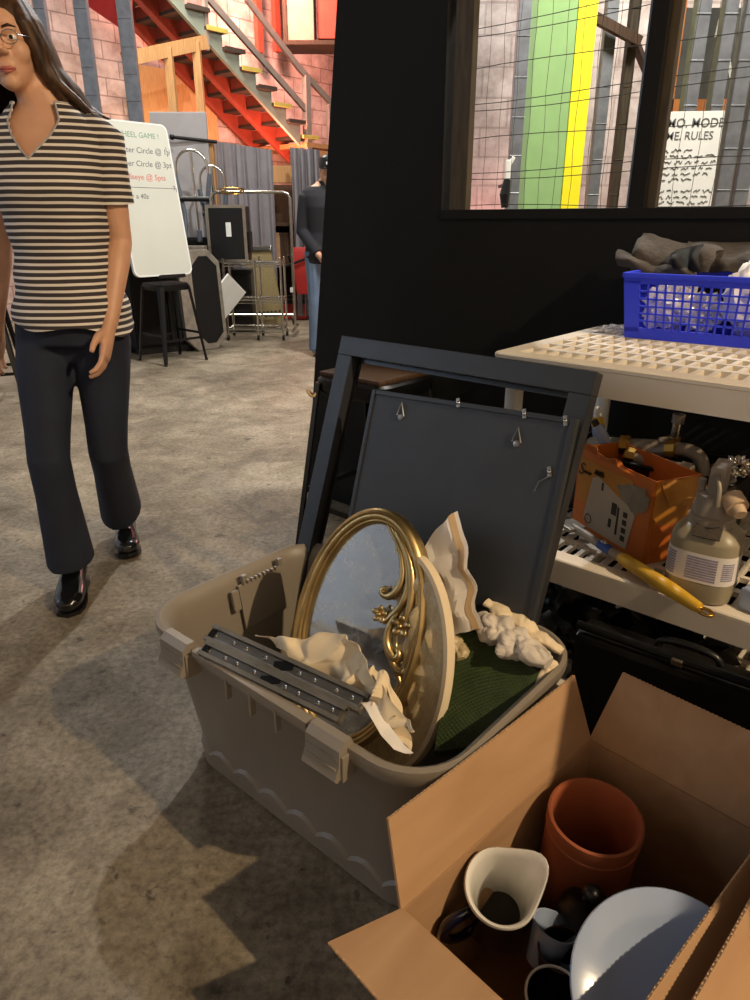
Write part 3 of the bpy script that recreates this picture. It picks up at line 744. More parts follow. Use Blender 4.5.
# ------------------------------------------------------------------ people
def hand(mb, M, side=1, curl=.45):
    M = M @ Matrix.Scale(1.08, 4)
    """wrist at origin, fingers along -z, thumb towards -y, palm faces -x*side"""
    def add(pts, rad, fl=1.0, up=None): mb.tube([M @ V(*p) for p in pts], rad, 8, flat=fl)
    s = side
    rings = []
    for z, w, th in ((.01, .026, .021), (-.02, .030, .019), (-.055, .040, .017), (-.088, .041, .014), (-.096, .034, .010)):
        rings.append([M @ V(th * math.sin(a) , w * math.cos(a), z) for a in [2 * PI * k / 14 for k in range(14)]])
    mb.loft(rings)
    for y, L1, r in ((-.029, .070, .0088), (-.010, .078, .0092), (.010, .072, .0088), (.028, .056, .0078)):
        p = V(0, y, -.082); ang = curl * .3; pts = [(p.x, p.y, p.z)]; seg = (L1 * .45, L1 * .32, L1 * .25)
        for sg in seg:
            p = p + V(-s * math.sin(ang), y * .08, -math.cos(ang)) * sg; ang += curl; pts.append((p.x, p.y, p.z))
        add(pts, [r * 1.05, r, r * .93, r * .75])
    add([(-s * .006, -.020, -.022), (-s * .016, -.044, -.045), (-s * .022, -.055, -.072), (-s * .024, -.055, -.094)], [.013, .0125, .010, .0078])
def head_mb(mb, M, female=True):
    k = .95 if female else 1.05
    B = lambda c, r: mb.ball(tuple(x * k for x in c), tuple(x * k for x in r), 14, M=M)
    B((0, .012, .035), (.074, .093, .084)); B((0, -.018, -.030), (.060, .072, .082)); B((0, -.030, -.060), (.048, .056, .050))
    B((0, -.070, -.092), (.025, .022, .020)); B((.032, -.056, -.020), (.032, .030, .034)); B((-.032, -.056, -.020), (.032, .030, .034))
    B((0, -.078, .030), (.050, .016, .012)); B((0, -.083, -.062), (.022, .012, .016))
    mb.tube([M @ (V(*p) * k) for p in ((0, -.088, .024), (0, -.098, .004), (0, -.108, -.018), (0, -.098, -.026))], [.008 * k, .0095 * k, .013 * k, .008 * k], 10)
    for s in (-1, 1):
        B((s * .010, -.098, -.024), (.009, .009, .007)); B((s * .071, .012, -.004), (.008, .018, .030))
        B((s * .029, -.073, .012), (.016, .010, .010))
def face_parts(par, M, female=True):
    k = .95 if female else 1.05
    for s in (-1, 1):
        e = build('eye', MB().ball((s * .029 * k, -.076 * k, .010 * k), (.0135 * k, .010 * k, .0085 * k), 10, M=M), M_glazewhite, par, 180)
        build('iris', MB().ball((s * .029 * k, -.0845 * k, .010 * k), (.0055 * k, .0025, .0055 * k), 8, M=M), M_dkbrown, e, 180)
        build('eyebrow', MB().tube([M @ (V(s * x, y, z) * k) for x, y, z in ((.014, -.094, .032), (.030, -.092, .037), (.046, -.080, .032))], [.003, .0035, .002], 6), M_hair, par)
    build('lips', MB().tube([M @ (V(x, y, z) * k) for x, y, z in ((-.022, -.086, -.063), (-.011, -.094, -.060), (0, -.096, -.061), (.011, -.094, -.060), (.022, -.086, -.063))], [.002, .0045, .0045, .0045, .002], 8)
          .tube([M @ (V(x, y, z) * k) for x, y, z in ((-.02, -.086, -.065), (0, -.094, -.069), (.02, -.086, -.065))], [.002, .0055, .002], 8), M_lip, par, 180)

# torso section: half width, half depth, y-offset of the centre at height z (for a 1.68 m woman)
TOR = [(.80, .165, .115, .0), (.88, .172, .118, .0), (.95, .155, .108, .0), (1.05, .142, .098, .0), (1.15, .152, .108, -.008), (1.23, .163, .120, -.018),
       (1.31, .175, .112, -.008), (1.365, .185, .092, .008), (1.40, .150, .075, .015), (1.425, .100, .062, .015), (1.45, .066, .056, .010), (1.48, .055, .053, .004)]
def tor(z, T=TOR):
    if z <= T[0][0]: return T[0][1:]
    for a, b in zip(T[:-1], T[1:]):
        if z <= b[0]:
            f = (z - a[0]) / (b[0] - a[0]); f = f * f * (3 - 2 * f) * .5 + f * .5
            return tuple(a[i] + (b[i] - a[i]) * f for i in (1, 2, 3))
    return T[-1][1:]
TSC = [.86]
def wsc(z):
    k_ = TSC[0] + (1 - TSC[0]) * max(0, min(1, (z - 1.38) / .06))
    return k_ - (.035 * max(0, min(1, (1.10 - z) / .15)) if TSC[0] < 1 else 0)
def torso_ring(z, off=0.0, n=40, ex=2.3):
    w, d, y = tor(z); w *= wsc(z); r = []
    for k in range(n):
        a = 2 * PI * k / n; c_, s_ = math.cos(a), math.sin(a)
        r.append(V((w + off) * math.copysign(abs(c_) ** (2 / ex), c_), y + (d + off) * math.copysign(abs(s_) ** (2 / ex), s_), z))
    return r

# --- the woman in the striped top
W = frame((-.922, 2.2, 0), math.radians(0))
wo = thing('person', 'woman in a striped v-neck top and dark flared jeans walking towards the tote', 'person', W)
HM = Matrix.Translation((-.048, -.035, 1.575)) @ Euler((math.radians(3), math.radians(-5), math.radians(12))).to_matrix().to_4x4()
sh_l, el_l, wr_l = V(.160, .012, 1.365), V(.158, .035, 1.09), V(.134, -.085, .858)
sh_r, el_r, wr_r = V(-.160, .012, 1.365), V(-.22, .07, 1.09), V(-.27, .05, .85)
hp_l, kn_l, an_l = V(.074, .01, .86), V(.056, -.03, .46), V(-.042, .255, .125)
hp_r, kn_r, an_r = V(-.098, .0, .86), V(-.076, -.165, .47), V(-.082, -.125, .10)
m = MB()
m.loft([torso_ring(z, -.006) for z in [.80 + .02 * i for i in range(35)]])
m.tube([V(0, .012, 1.43), V(-.02, .0, 1.50), V(-.045, -.012, 1.545)], [.055, .050, .050], 16)
head_mb(m, HM)
for sh, el, wr, sd in ((sh_l, el_l, wr_l, 1), (sh_r, el_r, wr_r, -1)):
    m.tube([sh + V(-sd * .03, 0, .0), sh, sh.lerp(el, .35), sh.lerp(el, .8), el, el.lerp(wr, .25), el.lerp(wr, .7), wr], [.042, .045, .041, .037, .035, .037, .030, .0245], 14)
    d = (el - wr).normalized(); x = V(1, 0.25 * sd, 0); x = (x - d * x.dot(d)).normalized(); y = d.cross(x)
    M_ = Matrix((x, y, d)).transposed().to_4x4(); M_.translation = wr
    hand(m, M_, sd, .38)
for hp, kn, an in ((hp_l, kn_l, an_l), (hp_r, kn_r, an_r)):
    m.tube([hp + V(0, 0, .03), hp.lerp(kn, .3), kn, kn.lerp(an, .35), an], [.068, .064, .050, .048, .034], 14)
build('body', m, M_skin, wo, remesh=.0045, smooth_it=4)
face_parts(wo, HM)
# glasses
m = MB()
for s in (-1, 1):
    m.tube([HM @ (V(s * .029 + .021 * math.cos(a), -.104, .008 + .017 * math.sin(a)) * .95) for a in [2 * PI * k / 18 for k in range(18)]], .0011, 5, loop=True)
    m.tube([HM @ (V(*p) * .95) for p in ((s * .050, -.103, .012), (s * .072, -.06, .012), (s * .078, .012, .012))], .001, 5)
m.tube([HM @ (V(*p) * .95) for p in ((-.009, -.105, .012), (0, -.108, .015), (.009, -.105, .012))], .0012, 5)
build('glasses', m, M_greymetal, wo)
# hair: a cap with long locks falling to the shoulder and blown to the right
m = MB(); rr = random.Random(11)
m.ball((0, .026, .046), (.083, .094, .084), 16, M=HM); m.ball((0, .05, -.01), (.072, .075, .08), 14, M=HM)
for k in range(46):
    f = k / 45
    a = math.radians(-44 + 242 * f)          # round the head from her left temple to the right one
    # direction in the head frame, 0 = her left
    st_ = V(.03 * math.cos(a), .02 + .03 * math.sin(a), .122)
    mid = V(.082 * math.cos(a), .02 + .092 * math.sin(a), .045 + rr.uniform(-.01, .01))
    low = V(.092 * math.cos(a) + .014, .035 + .082 * math.sin(a), -.06)
    left = max(0, math.cos(a))
    end = V(.10 * math.cos(a) + .055 * left + rr.uniform(0, .03) * (left + .3), .06 + .07 * math.sin(a), -.155 - rr.uniform(0, .05))
    p_ = [st_, st_.lerp(mid, .5) + V(0, 0, .018), mid, mid.lerp(low, .5) + V(.003, 0, 0), low, low.lerp(end, .5) + V(.004, .0, 0), end]
    if math.sin(a) < -.72: p_ = p_[:4]
    r0 = .018
    m.tube([HM @ (p * .98) for p in p_], [r0 * .8] + [r0] * (len(p_) - 3) + [r0 * .8, .004], 8)
for k in range(9):                            # loose tips
    y_ = rr.uniform(-.02, .08)
    m.tube([HM @ V(.085, y_, -.03), HM @ V(.10 + rr.uniform(0, .015), y_, -.09), HM @ V(.135 + rr.uniform(0, .03), y_, -.135 - rr.uniform(0, .02)), HM @ V(.175 + rr.uniform(0, .045), y_ - .01, -.165 - rr.uniform(0, .025))], [.013, .013, .010, .003], 8)
build('hair', m, M_hair, wo, remesh=.0042, smooth_it=2)
# striped top: torso shell with a V neckline, sleeves as part of the same garment
m = MB(); n = 72; rows = 44; grid = []
ztop = []
for k in range(n):
    a = 2 * PI * k / n; fr = max(0, -math.sin(a)); xc = abs(math.cos(a))
    z_ = 1.447
    if fr > 0:                                 # front: V whose tip is on the chest
        w_ = abs(math.cos(a)) / .62
        if w_ < 1: z_ = 1.447 - (1 - w_) * .145
    ztop.append(z_)
rings = []
for i in range(rows + 1):
    v_ = i / rows; ring = []
    for k in range(n):
        z = .855 + (ztop[k] - .855) * v_
        if v_ < .02: z += .012 * math.sin(k * .35) - .02 * math.cos(2 * PI * k / n)
        w, d, y = tor(max(z, .80)); w *= wsc(z); off = .012 + (.020 if z < 1.1 else 0) * (1 - (z - .855) / .245)
        off += .004 * math.sin(z * 60 + 3 * math.cos(2 * PI * k / n)) * max(0, 1.25 - z) * 3
        a = 2 * PI * k / n; ca, sa = math.cos(a), math.sin(a); ex = 2.3
        ring.append(V((w + off) * math.copysign(abs(ca) ** (2 / ex), ca), y + (d + off) * math.copysign(abs(sa) ** (2 / ex), sa), z))
    rings.append(ring)
m.loft(rings, False, False)
inner = [[p + (V(0, tor(p.z)[2], p.z) - p).normalized() * .004 for p in r] for r in rings]
m.loft(inner, False, False)
for j in (0, rows): m.loft([rings[j], inner[j]], False, False)
for sh, el, sd in ((sh_l, el_l, 1), (sh_r, el_r, -1)):
    a_, b_ = sh + V(-sd * .07, 0, .024), sh.lerp(el, .62)
    pts = [a_, sh + V(-sd * .03, 0, .016), sh + V(sd * .004, 0, -.008), sh.lerp(el, .25), sh.lerp(el, .45), b_]
    m.tube(pts, [.036, .048, .052, .051, .052, .056], 22, caps=False)
    m.tube([pts[3], pts[4], b_], [.047, .048, .052], 22, caps=False)
sh_o = build('shirt', m, M_shirt, wo, 60)
m = MB(); m.tube([p + V(0, -.001, 0) for p in rings[-1]], .0026, 6, loop=True); build('neck_trim', m, M_greypanel, sh_o, 60, label='thin pale neckline trim')
# jeans
m = MB()
m.loft([torso_ring(z, .010) for z in (.80, .84, .88, .92, .95)])
for hp, kn, an, sd in ((hp_l, kn_l, an_l, 1), (hp_r, kn_r, an_r, -1)):
    hem = an + (an - kn).normalized() * -.005
    m.tube([hp + V(0, 0, .05), hp + V(0, 0, -.06), hp.lerp(kn, .4), hp.lerp(kn, .8), kn, kn.lerp(an, .3), kn.lerp(an, .7), hem], [(.066, .10), (.082, .104), (.080, .090), (.065, .070), (.061, .066), (.060, .068), (.067, .080), (.072, .09)], 20, up=(0, 1, 0))
m.box((0, .0, .80), (.18, .17, .12), bev=.05)
build('jeans', m, M_jeans, wo, remesh=.007, smooth_it=5)
# boots
def boot(an, ydir, pitch, nm='boot'):
    M_ = Matrix.Translation((an.x, an.y, 0)) @ Matrix.Rotation(ydir, 4, 'Z') @ Matrix.Translation((0, -.12, 0)) @ Matrix.Rotation(pitch, 4, 'X') @ Matrix.Translation((0, .12, 0))
    mm = MB()
    rings = []
    for y, w, h, z0 in ((.055, .022, .05, .012), (.045, .034, .075, .012), (.0, .038, .105, .012), (-.06, .040, .085, .012), (-.11, .046, .066, .012), (-.155, .045, .055, .012), (-.185, .034, .044, .012), (-.20, .016, .028, .014)):
        rings.append([M_ @ V(w * math.copysign(abs(math.cos(a)) ** .8, math.cos(a)), y, z0 + h / 2 + h / 2 * math.sin(a)) for a in [2 * PI * k / 16 for k in range(16)]])
    mm.loft(rings); mm.tube([M_ @ V(0, .012, .06), M_ @ V(0, .015, .12), M_ @ V(0, .018, .2)], [(.038, .046), (.038, .046), (.040, .048)], 16, up=(0, 1, 0))
    b = build(nm, mm, M_boot, wo, remesh=.004, smooth_it=3)
    mm = MB(); mm.loft([[M_ @ V(x * s_, y, z) for x, y in ((.0, .062), (.03, .052), (.038, .02), (.037, -.04), (.047, -.11), (.046, -.155), (.034, -.19), (0, -.208), (-.034, -.19), (-.046, -.155), (-.047, -.11), (-.037, -.04), (-.038, .02), (-.03, .052))] for z, s_ in ((.001, 1), (.014, 1.03))])
    build('sole', mm, M_blackplastic, b)
boot(V(-.082, -.115, 0), math.radians(14), 0.0)
boot(V(-.038, .262, 0), math.radians(20), math.radians(-12))

TSC[0] = 1.0
# --- the man in the cap behind the partition
MW = frame((-.415, 6.45, 0), math.radians(22)); k = .985
ma = thing('person', 'man in a black cap and black jacket standing half hidden behind the partition', 'person', MW)
HM2 = Matrix.Translation((.02, -.03, 1.525)) @ Euler((math.radians(8), 0, math.radians(-20))).to_matrix().to_4x4()
m = MB()
m.loft([torso_ring(z, .0) for z in [.80 + .03 * i for i in range(23)]])
m.tube([V(0, .01, 1.40), V(.01, -.01, 1.48)], [.06, .058], 14)
head_mb(m, HM2, False)
arms = ((V(.18, .01, 1.33), V(.22, .06, 1.07), V(.19, -.06, .86), 1), (V(-.175, .01, 1.33), V(-.205, .04, 1.06), V(-.12, -.14, .87), -1))
for sh, el, wr, sd in arms:
    m.tube([sh, sh.lerp(el, .5), el, el.lerp(wr, .5), wr], [.052, .048, .042, .038, .028], 12)
    d = (el - wr).normalized(); x = V(1, .3 * sd, 0); x = (x - d * x.dot(d)).normalized(); y = d.cross(x)
    M_ = Matrix((x, y, d)).transposed().to_4x4(); M_.translation = wr; hand(m, M_, sd, .4)
for s in (-1, 1): m.tube([V(s * .09, 0, .86), V(s * .10, -.02, .46), V(s * .11, .03, .09)], [.085, .056, .038], 12)
build('body', m, M_skin, ma, remesh=.008, smooth_it=3)
face_parts(ma, HM2, False)
m = MB(); m.loft([torso_ring(z, .03) for z in (.80, .86, .95, 1.05, 1.15, 1.25, 1.33, 1.38, 1.41)]); m.tube([V(0, .01, 1.38), V(0, .0, 1.46)], [.078, .072], 16)
for sh, el, wr, sd in arms: m.tube([sh + V(-sd * .06, 0, .0), sh + V(0, 0, -.01), sh.lerp(el, .5), el, el.lerp(wr, .5), el.lerp(wr, .93)], [.055, .068, .062, .058, .052, .046], 14)
build('jacket', m, M_jacket, ma, remesh=.009, smooth_it=4)
m = MB()
for s in (-1, 1): m.tube([V(s * .09, 0, .90), V(s * .10, -.02, .46), V(s * .11, .03, .05)], [(.115, .12), .085, .075], 14)
build('jeans', m, M_bluejean, ma, remesh=.009, smooth_it=3)
m = MB(); m.lathe([(.084, .03), (.086, .06), (.078, .10), (.05, .125), (.01, .132)], seg=22, M=HM2, cap0=True, cap1=True, sx=.98, sy=1.16)
cp = build('cap', m, M_blackplastic, ma, 60)
m = MB(); m.loft([[HM2 @ V(x * 1.0, -.075 - y, .040 + z - .012 * abs(x) / .07 + .0) for x, y in ((-.072, -.03), (-.06, .045), (-.03, .075), (0, .082), (.03, .075), (.06, .045), (.072, -.03))] for z in (-.002, .003)])
build('bill', m, M_blackplastic, cp)
build('cap_badge', MB().box((0, -.0995, .07), (.035, .006, .022), bev=.002, M=HM2), M_white, cp)
for s in (-1, 1):
    m = MB(); m.loft([[V(s * .11 + w * math.cos(a), y, h / 2 + h / 2 * math.sin(a)) for a in [2 * PI * i / 12 for i in range(12)]] for y, w, h in ((.09, .02, .06), (.06, .042, .1), (-.05, .045, .09), (-.14, .048, .06), (-.19, .02, .03))])
    build('shoe', m, M_boot, ma, 60)

# ------------------------------------------------------------------ the grey tote and what is in it
TE, TM = V(.755, -.656, 0), V(.656, .755, 0)
T = frame((-.84 * .755 + .896 * .656, .84 * .656 + .896 * .755, 0), math.atan2(-.656, .755)); Ti = T.inverted()
TH = .38
tote = thing('storage_tote', 'large taupe plastic storage tote without its lid, full of frames and paper', 'storage tote', T)
def trr(f, off=0.0, z=None, wav=0.0, n=8):
    """outline of the tote wall; f = 0 at the floor, 1 at the rim"""
    L_ = 2 * (.326 + (.368 - .326) * f + off); W_ = 2 * (.194 + (.240 - .194) * f + off)
    pts = rrect(L_, W_, .075 + .02 * f + off, n); out = []
    # densify the long sides
    full = []
    for i, p in enumerate(pts):
        q = pts[(i + 1) % len(pts)]; d = math.hypot(q[0] - p[0], q[1] - p[1]); k = max(1, int(round(d / .02)))
        if d < .05: k = 1
        else: k = 24
        for j in range(k): full.append((p[0] + (q[0] - p[0]) * j / k, p[1] + (q[1] - p[1]) * j / k))
    zz = f * TH if z is None else z
    for i, p in enumerate(full): out.append(V(p[0], p[1], zz + wav * abs(math.sin(i * PI / 4))))
    return out
m = MB()
m.loft([trr(0, -.01, 0), trr(0, .006, .006), trr(.1, .006, .040, .022), trr(.12, -.002, .046, .022), trr(.62, -.002, .238), trr(.64, .004, .246), trr(.84, .004, .322), trr(.85, .009, .328), trr(.90, .010, .342),
        trr(.91, .020, .346), trr(.97, .024, .366), trr(1, .021, .378), trr(1, .012, .381), trr(1, .002, .374), trr(.92, -.004, .350), trr(.85, -.004, .322), trr(.62, -.010, .236), trr(.05, -.010, .012)], True, True)
build('tub', m, M_tote, tote, 40)
def tl(px, py, z): return Ti @ atz(px, py, z)
for px, py in ((190, 645), (345, 735)):
    x_ = tl(px, py, .36).x; y_ = -.240 - .030
    m = MB()
    prof = [(.012, .372), (.004, .392), (-.012, .392), (-.024, .380), (-.026, .352), (-.036, .330), (-.030, .322), (-.014, .330), (-.006, .348)]
    m.prism([V(x_ - .038, y_ + .014 + y, z) for y, z in prof], (.076, 0, 0))
    m.box((x_, y_ - .010, .362), (.070, .006, .008), bev=.002); m.box((x_, y_ - .014, .345), (.070, .006, .006), bev=.002)
    lt = build('latch', m, M_tote, tote, 30)
    for s_ in (-1, 1): build('hinge_lug', MB().box((x_ + s_ * .040, y_ + .008, .345), (.006, .032, .05), bev=.003), M_tote, lt)
xa, xb = tl(190, 645, .36).x + .05, tl(345, 735, .36).x - .05
m = MB().box(((xa + xb) / 2, -.258, .377), (xb - xa, .022, .014), bev=.004)
for k in range(3):
    xx = xa + (xb - xa) * (.28 + .22 * k); m.box((xx, -.254, .335), (.006, .012, .05), bev=.002)
build('lid_rail', m, M_tote, tote, 30)
m = MB(); m.box((-0.342, .05, .30), (.006, .13, .11), rot=(0, -.18, 0), bev=.002)
for k in range(9): m.box((-0.348, .0 + k * .0125, .358), (.008, .006, .008))
m.box((-0.342, -.03, .325), (.010, .02, .05), rot=(0, -.18, 0), bev=.004); m.box((-0.346, .0, .372), (.010, .012, .014)); m.box((-0.346, .11, .372), (.010, .012, .018))
build('vent_plate', m, M_tote, tote)

# empty charcoal frame
FN = V(.656, .755, -.35); FK = .9715
TLc, TRc, BLc = atpl(340, 335, FN, FK), atpl(600, 372, FN, FK), atpl(285, 640, FN, FK)
FM = basis(TLc, TRc - TLc, TLc - BLc); FW = (TRc - TLc).length; FH = .815
FM.translation = TLc + FM.col[0].xyz * .006; FW -= .012
t = thing('empty_picture_frame', 'empty charcoal picture frame standing in the tote, leaning on the cream shelf', 'frame', FM)
w_, d_ = .046, .034
build('rail', MB().box((FW / 2, -w_ / 2, -d_ / 2), (FW, w_, d_), bev=.002), M_framebl, t, label='top rail of the frame')
build('rail', MB().box((FW / 2, -FH + w_ / 2, -d_ / 2), (FW, w_, d_), bev=.002), M_framebl, t, label='bottom rail of the frame')
for x_ in (w_ / 2, FW - w_ / 2): build('stile', MB().box((x_, -FH / 2, -d_ / 2), (w_, FH - 2 * w_, d_ - .001), bev=.002), M_framebl, t)
build('rabbet', MB().box((FW / 2, -w_ - .004, -d_ + .004), (FW - 2 * w_, .012, .006)).box((w_ + .004, -FH / 2, -d_ + .004), (.012, FH - 2 * w_, .006)).box((FW - w_ - .004, -FH / 2, -d_ + .004), (.012, FH - 2 * w_, .006)), M_blackplastic, t)
# charcoal board (a picture seen from its back)
PK = FK - .040
a, b, c = atpl(373, 389, FN, PK), atpl(577, 419, FN, PK), atpl(340, 512, FN, PK)
PM = basis(a, b - a, a - c); PWd = (b - a).length; PH = .70
t = thing('framed_picture', 'charcoal framed picture turned back to front, with hanging rings, inside the tote', 'picture', PM)
build('backing_board', MB().box((PWd / 2, -PH / 2, -.008), (PWd, PH, .016), bev=.002), M_panel, t)
m = MB()
for x_ in (.006, PWd - .006): m.box((x_, -PH / 2, .001), (.010, PH - .002, .006), bev=.0015)
m.box((PWd / 2, -.006, .001), (PWd - .024, .010, .006), bev=.0015)
build('edge_strip', m, M_framebl, t)
PMi = PM.inverted()
def pl_(x, y): q = PMi @ atpl(x, y, FN, PK); return q.x, q.y
for px, py in ((402, 412), (518, 438)):
    x_, y_ = pl_(px, py)
    o = build('hanging_ring', MB().tube([V(x_ - .010, y_ - .008, .004), V(x_, y_ + .020, .007), V(x_ + .010, y_ - .008, .004)], .0017, 6, loop=True), M_steel, t)
    build('screw', MB().lathe([(.0075, 0), (.007, .003), (.002, .0045)], c=(x_, y_ - .012, 0), seg=12, cap1=True), M_steel, o, 40)
for px, py in ((459, 403), (525, 414), (566, 421), (550, 472)):
    x_, y_ = pl_(px, py)
    o = build('turn_button', MB().box((x_, y_, .003), (.008, .020, .003), rot=(0, 0, .3), bev=.001), M_steel, t)
    build('screw', MB().ball((x_, y_, .005), (.004, .004, .0025), 8), M_chrome, o, 60)
x_, y_ = pl_(540, 482); build('loose_wire', MB().tube([V(x_ + .02, y_ + .016, .004), V(x_, y_, .006), V(x_ - .006, y_ - .02, .004)], .0012, 5), M_steel, t)

# oval gilt mirror
MC = V(-.036, 1.232, .372)
MM = basis(MC, (.795, -.606, .0), (.060, .205, .45)); MMi = MM.inverted(); MA, MBm = .158, .252
MNv = MM.col[2].xyz
t = thing('oval_mirror', 'oval gilt mirror with flower scrollwork leaning in the tote', 'mirror', MM)
def ell_loft(a, b, prof, n=72):
    rings = []
    for k in range(n):
        th = 2 * PI * k / n; nx, ny = math.cos(th) / a, math.sin(th) / b; L_ = math.hypot(nx, ny); nx /= L_; ny /= L_
        rings.append([V(a * math.cos(th) + nx * r, b * math.sin(th) + ny * r, z) for r, z in prof])
    return rings
prof = [(0, -.018), (.002, .006), (-.002, .014), (-.008, .017), (-.012, .013), (-.015, .014), (-.019, .012), (-.022, .007), (-.025, .008), (-.029, .005), (-.031, -.002), (-.031, -.010), (-.012, -.018)]
m = MB(); m.loft(ell_loft(MA, MBm, prof), loop=True); build('gilt_frame', m, M_gold, t, 50)
m = MB(); m.loft([[V((MA - .030) * math.cos(a), (MBm - .030) * math.sin(a), z) for a in [2 * PI * k / 72 for k in range(72)]] for z in (-.010, -.004)]); build('glass', m, M_mirror, t)
m = MB(); m.loft([[V((MA - .012) * math.cos(a), (MBm - .012) * math.sin(a), z) for a in [2 * PI * k / 72 for k in range(72)]] for z in (-.022, -.017)]); build('backing', m, M_dkbrown, t)
def ml(x, y, dz=.006): q = MMi @ atpl(x, y, MNv, MNv.dot(MC)); return V(q.x, q.y, dz)
def sm(pts, it=2):
    for _ in range(it):
        o = [pts[0]]
        for a, b in zip(pts[:-1], pts[1:]): o += [a.lerp(b, .25), a.lerp(b, .75)]
        pts = o + [pts[-1]]
    return pts
def taper(pts, r0, r1, r2): n_ = len(pts); return [(r0 + (r1 - r0) * (i / n_ * 2) if i < n_ / 2 else r1 + (r2 - r1) * (i / n_ * 2 - 1)) for i in range(n_)]
m = MB()
for P_, r0, r1, r2 in (([(390, 525), (402, 548), (406, 572), (402, 588), (393, 597), (385, 595), (384, 589), (389, 588)], .003, .0085, .005),
                       ([(394, 528), (408, 552), (412, 585), (404, 606), (392, 618), (386, 622)], .003, .008, .005),
                       ([(398, 532), (413, 560), (415, 595), (408, 622)], .003, .0095, .006),
                       ([(400, 612), (391, 626), (388, 645), (396, 660), (402, 655), (399, 648)], .005, .010, .003),
                       ([(392, 650), (396, 668), (405, 674), (408, 668)], .006, .008, .003),
                       ([(398, 668), (402, 682), (408, 694)], .006, .006, .002)):
    p_ = sm([ml(x, y, .008) for x, y in P_]); m.tube(p_, taper(p_, r0, r1, r2), 10)
build('scrollwork', m, M_gold, t, 70)
for px, py, r_ in ((404, 626, .015), (383, 614, .012)):
    c_ = ml(px, py, .012); m = MB()
    for k in range(5):
        a = 2 * PI * k / 5 + .4
        m.ball((0, 0, 0), (r_ * .72, r_ * .56, r_ * .30), 8, M=Matrix.Translation((c_.x + r_ * .85 * math.cos(a), c_.y + r_ * .85 * math.sin(a), c_.z)) @ Matrix.Rotation(a, 4, 'Z') @ Matrix.Rotation(-.35, 4, 'Y'))
    m.ball((c_.x, c_.y, c_.z + .002), (r_ * .42, r_ * .42, r_ * .5), 8)
    build('flower', m, M_gold, t, 70)

# second oval wrapped in yellowed film
OC = MC + TE * .076 + MNv * -.022 + V(0, 0, -.045)
OMx = basis(OC, V(.60, -.80, .06), V(.04, .15, .45))
t = thing('wrapped_oval_frame', 'oval cream frame wrapped in yellowed clear film, just behind the gilt mirror', 'frame', OMx)
m = MB(); m.loft(ell_loft(.165, .235, [(0, -.010), (.003, .0), (0, .010), (-.009, .011), (-.011, .0), (-.008, -.010)], 64), loop=True); build('cream_band', m, M_paper, t, 60)
def disc(a, b, z0, amp, seed, dish=0.0, nr=14, na=64):
    mm = MB(); rings = []
    for i in range(nr + 1):
        f = max(.02, i / nr)
        rings.append([V(a * f * math.cos(th), b * f * math.sin(th), z0 + dish * (1 - f * f) + amp * (1 - f ** 4) * noise.noise(V(f * math.cos(th) * 7 + seed, f * math.sin(th) * 7, seed))) for th in [2 * PI * k / na for k in range(na)]])
    mm.loft(rings, True, False); return mm
build('film', disc(.161, .230, .004, .022, 3.1, .014, 24, 96), M_bubble, t, 18)
build('panel', disc(.158, .227, -.006, .002, 5.2), M_paper, t, 60)

# ---- crumpled papers
def crumple(P, nu, nv, amp, seed, freq=9.0):
    """P(u, v) -> point; returns a grid bent by sharp folds"""
    g = []
    for i in range(nu):
        row = []
        for j in range(nv):
            u, v = i / (nu - 1), j / (nv - 1); p = P(u, v)
            q = p * freq + V(seed, seed * 1.7, seed * .3)
            d = V(abs(noise.noise(q)) * 2 - .5, abs(noise.noise(q + V(9, 3, 1))) * 2 - .5, abs(noise.noise(q + V(2, 7, 5))) * 2 - .5)
            d += .35 * V(noise.noise(q * 3), noise.noise(q * 3 + V(4, 4, 4)), noise.noise(q * 3 + V(8, 1, 2)))
            row.append(p + d * amp)
        g.append(row)
    return g
def bil(a, b, c, d): return lambda u, v: (a.lerp(b, u)).lerp(d.lerp(c, u), v)   # a-b top edge, d-c bottom edge
def paper(name, label, corners, nu, nv, amp, seed, mt, freq=9, cat='paper', group=None, thick=.0007):
    g = crumple(bil(*corners), nu, nv, amp, seed, freq)
    o = build(name, MB().sheet(g, thick), mt, smooth=6); return tag(o, label, cat, group)
# white sheet standing behind the mirror
PK2 = FK - .115
P = [atpl(x, y, FN, PK2) for x, y in ((417, 553), (459, 511), (481, 626), (434, 640))]
mid = atpl(455, 565, FN, PK2 - .03)
t = thing('wrapping_paper', 'white sheet of wrapping paper with tan tape standing up behind the gilt mirror', 'paper', P[3])
g = crumple(bil(*P), 16, 20, .012, 2.3, 10); go = [[p - P[3] for p in r] for r in g]
build('sheet', MB().sheet(go, .0008), M_paperwhite, t, 10)
tp = [[r[j] + V(-.656, -.755, .2) * .0015 for j in range(20)] for r in go[-4:-1]]
build('tape', MB().sheet(tp, .0006), M_tape, t, 20)
# cream packing paper heaped at the front
z0 = .36
paper('packing_paper', 'crumpled cream packing paper heaped in front of the gilt mirror', (atz(258, 630, .405), atz(356, 634, .47), atz(420, 734, .39), atz(338, 690, .378)), 64, 44, .021, 4.4, M_paper, 12)
paper('packing_paper', 'knotted ball of cream packing paper below the mirror flowers', (atz(335, 655, .43), atz(392, 690, .43), atz(412, 745, .35), atz(365, 705, .38)), 44, 44, .028, 8.1, M_paper, 19)
paper('paper_strip', 'folded white paper strip hanging over the front rim of the tote', (atz(352, 690, .40), atz(372, 700, .395), atz(412, 752, .372), atz(392, 748, .372)), 8, 26, .006, 1.2, M_paperwhite, 14)

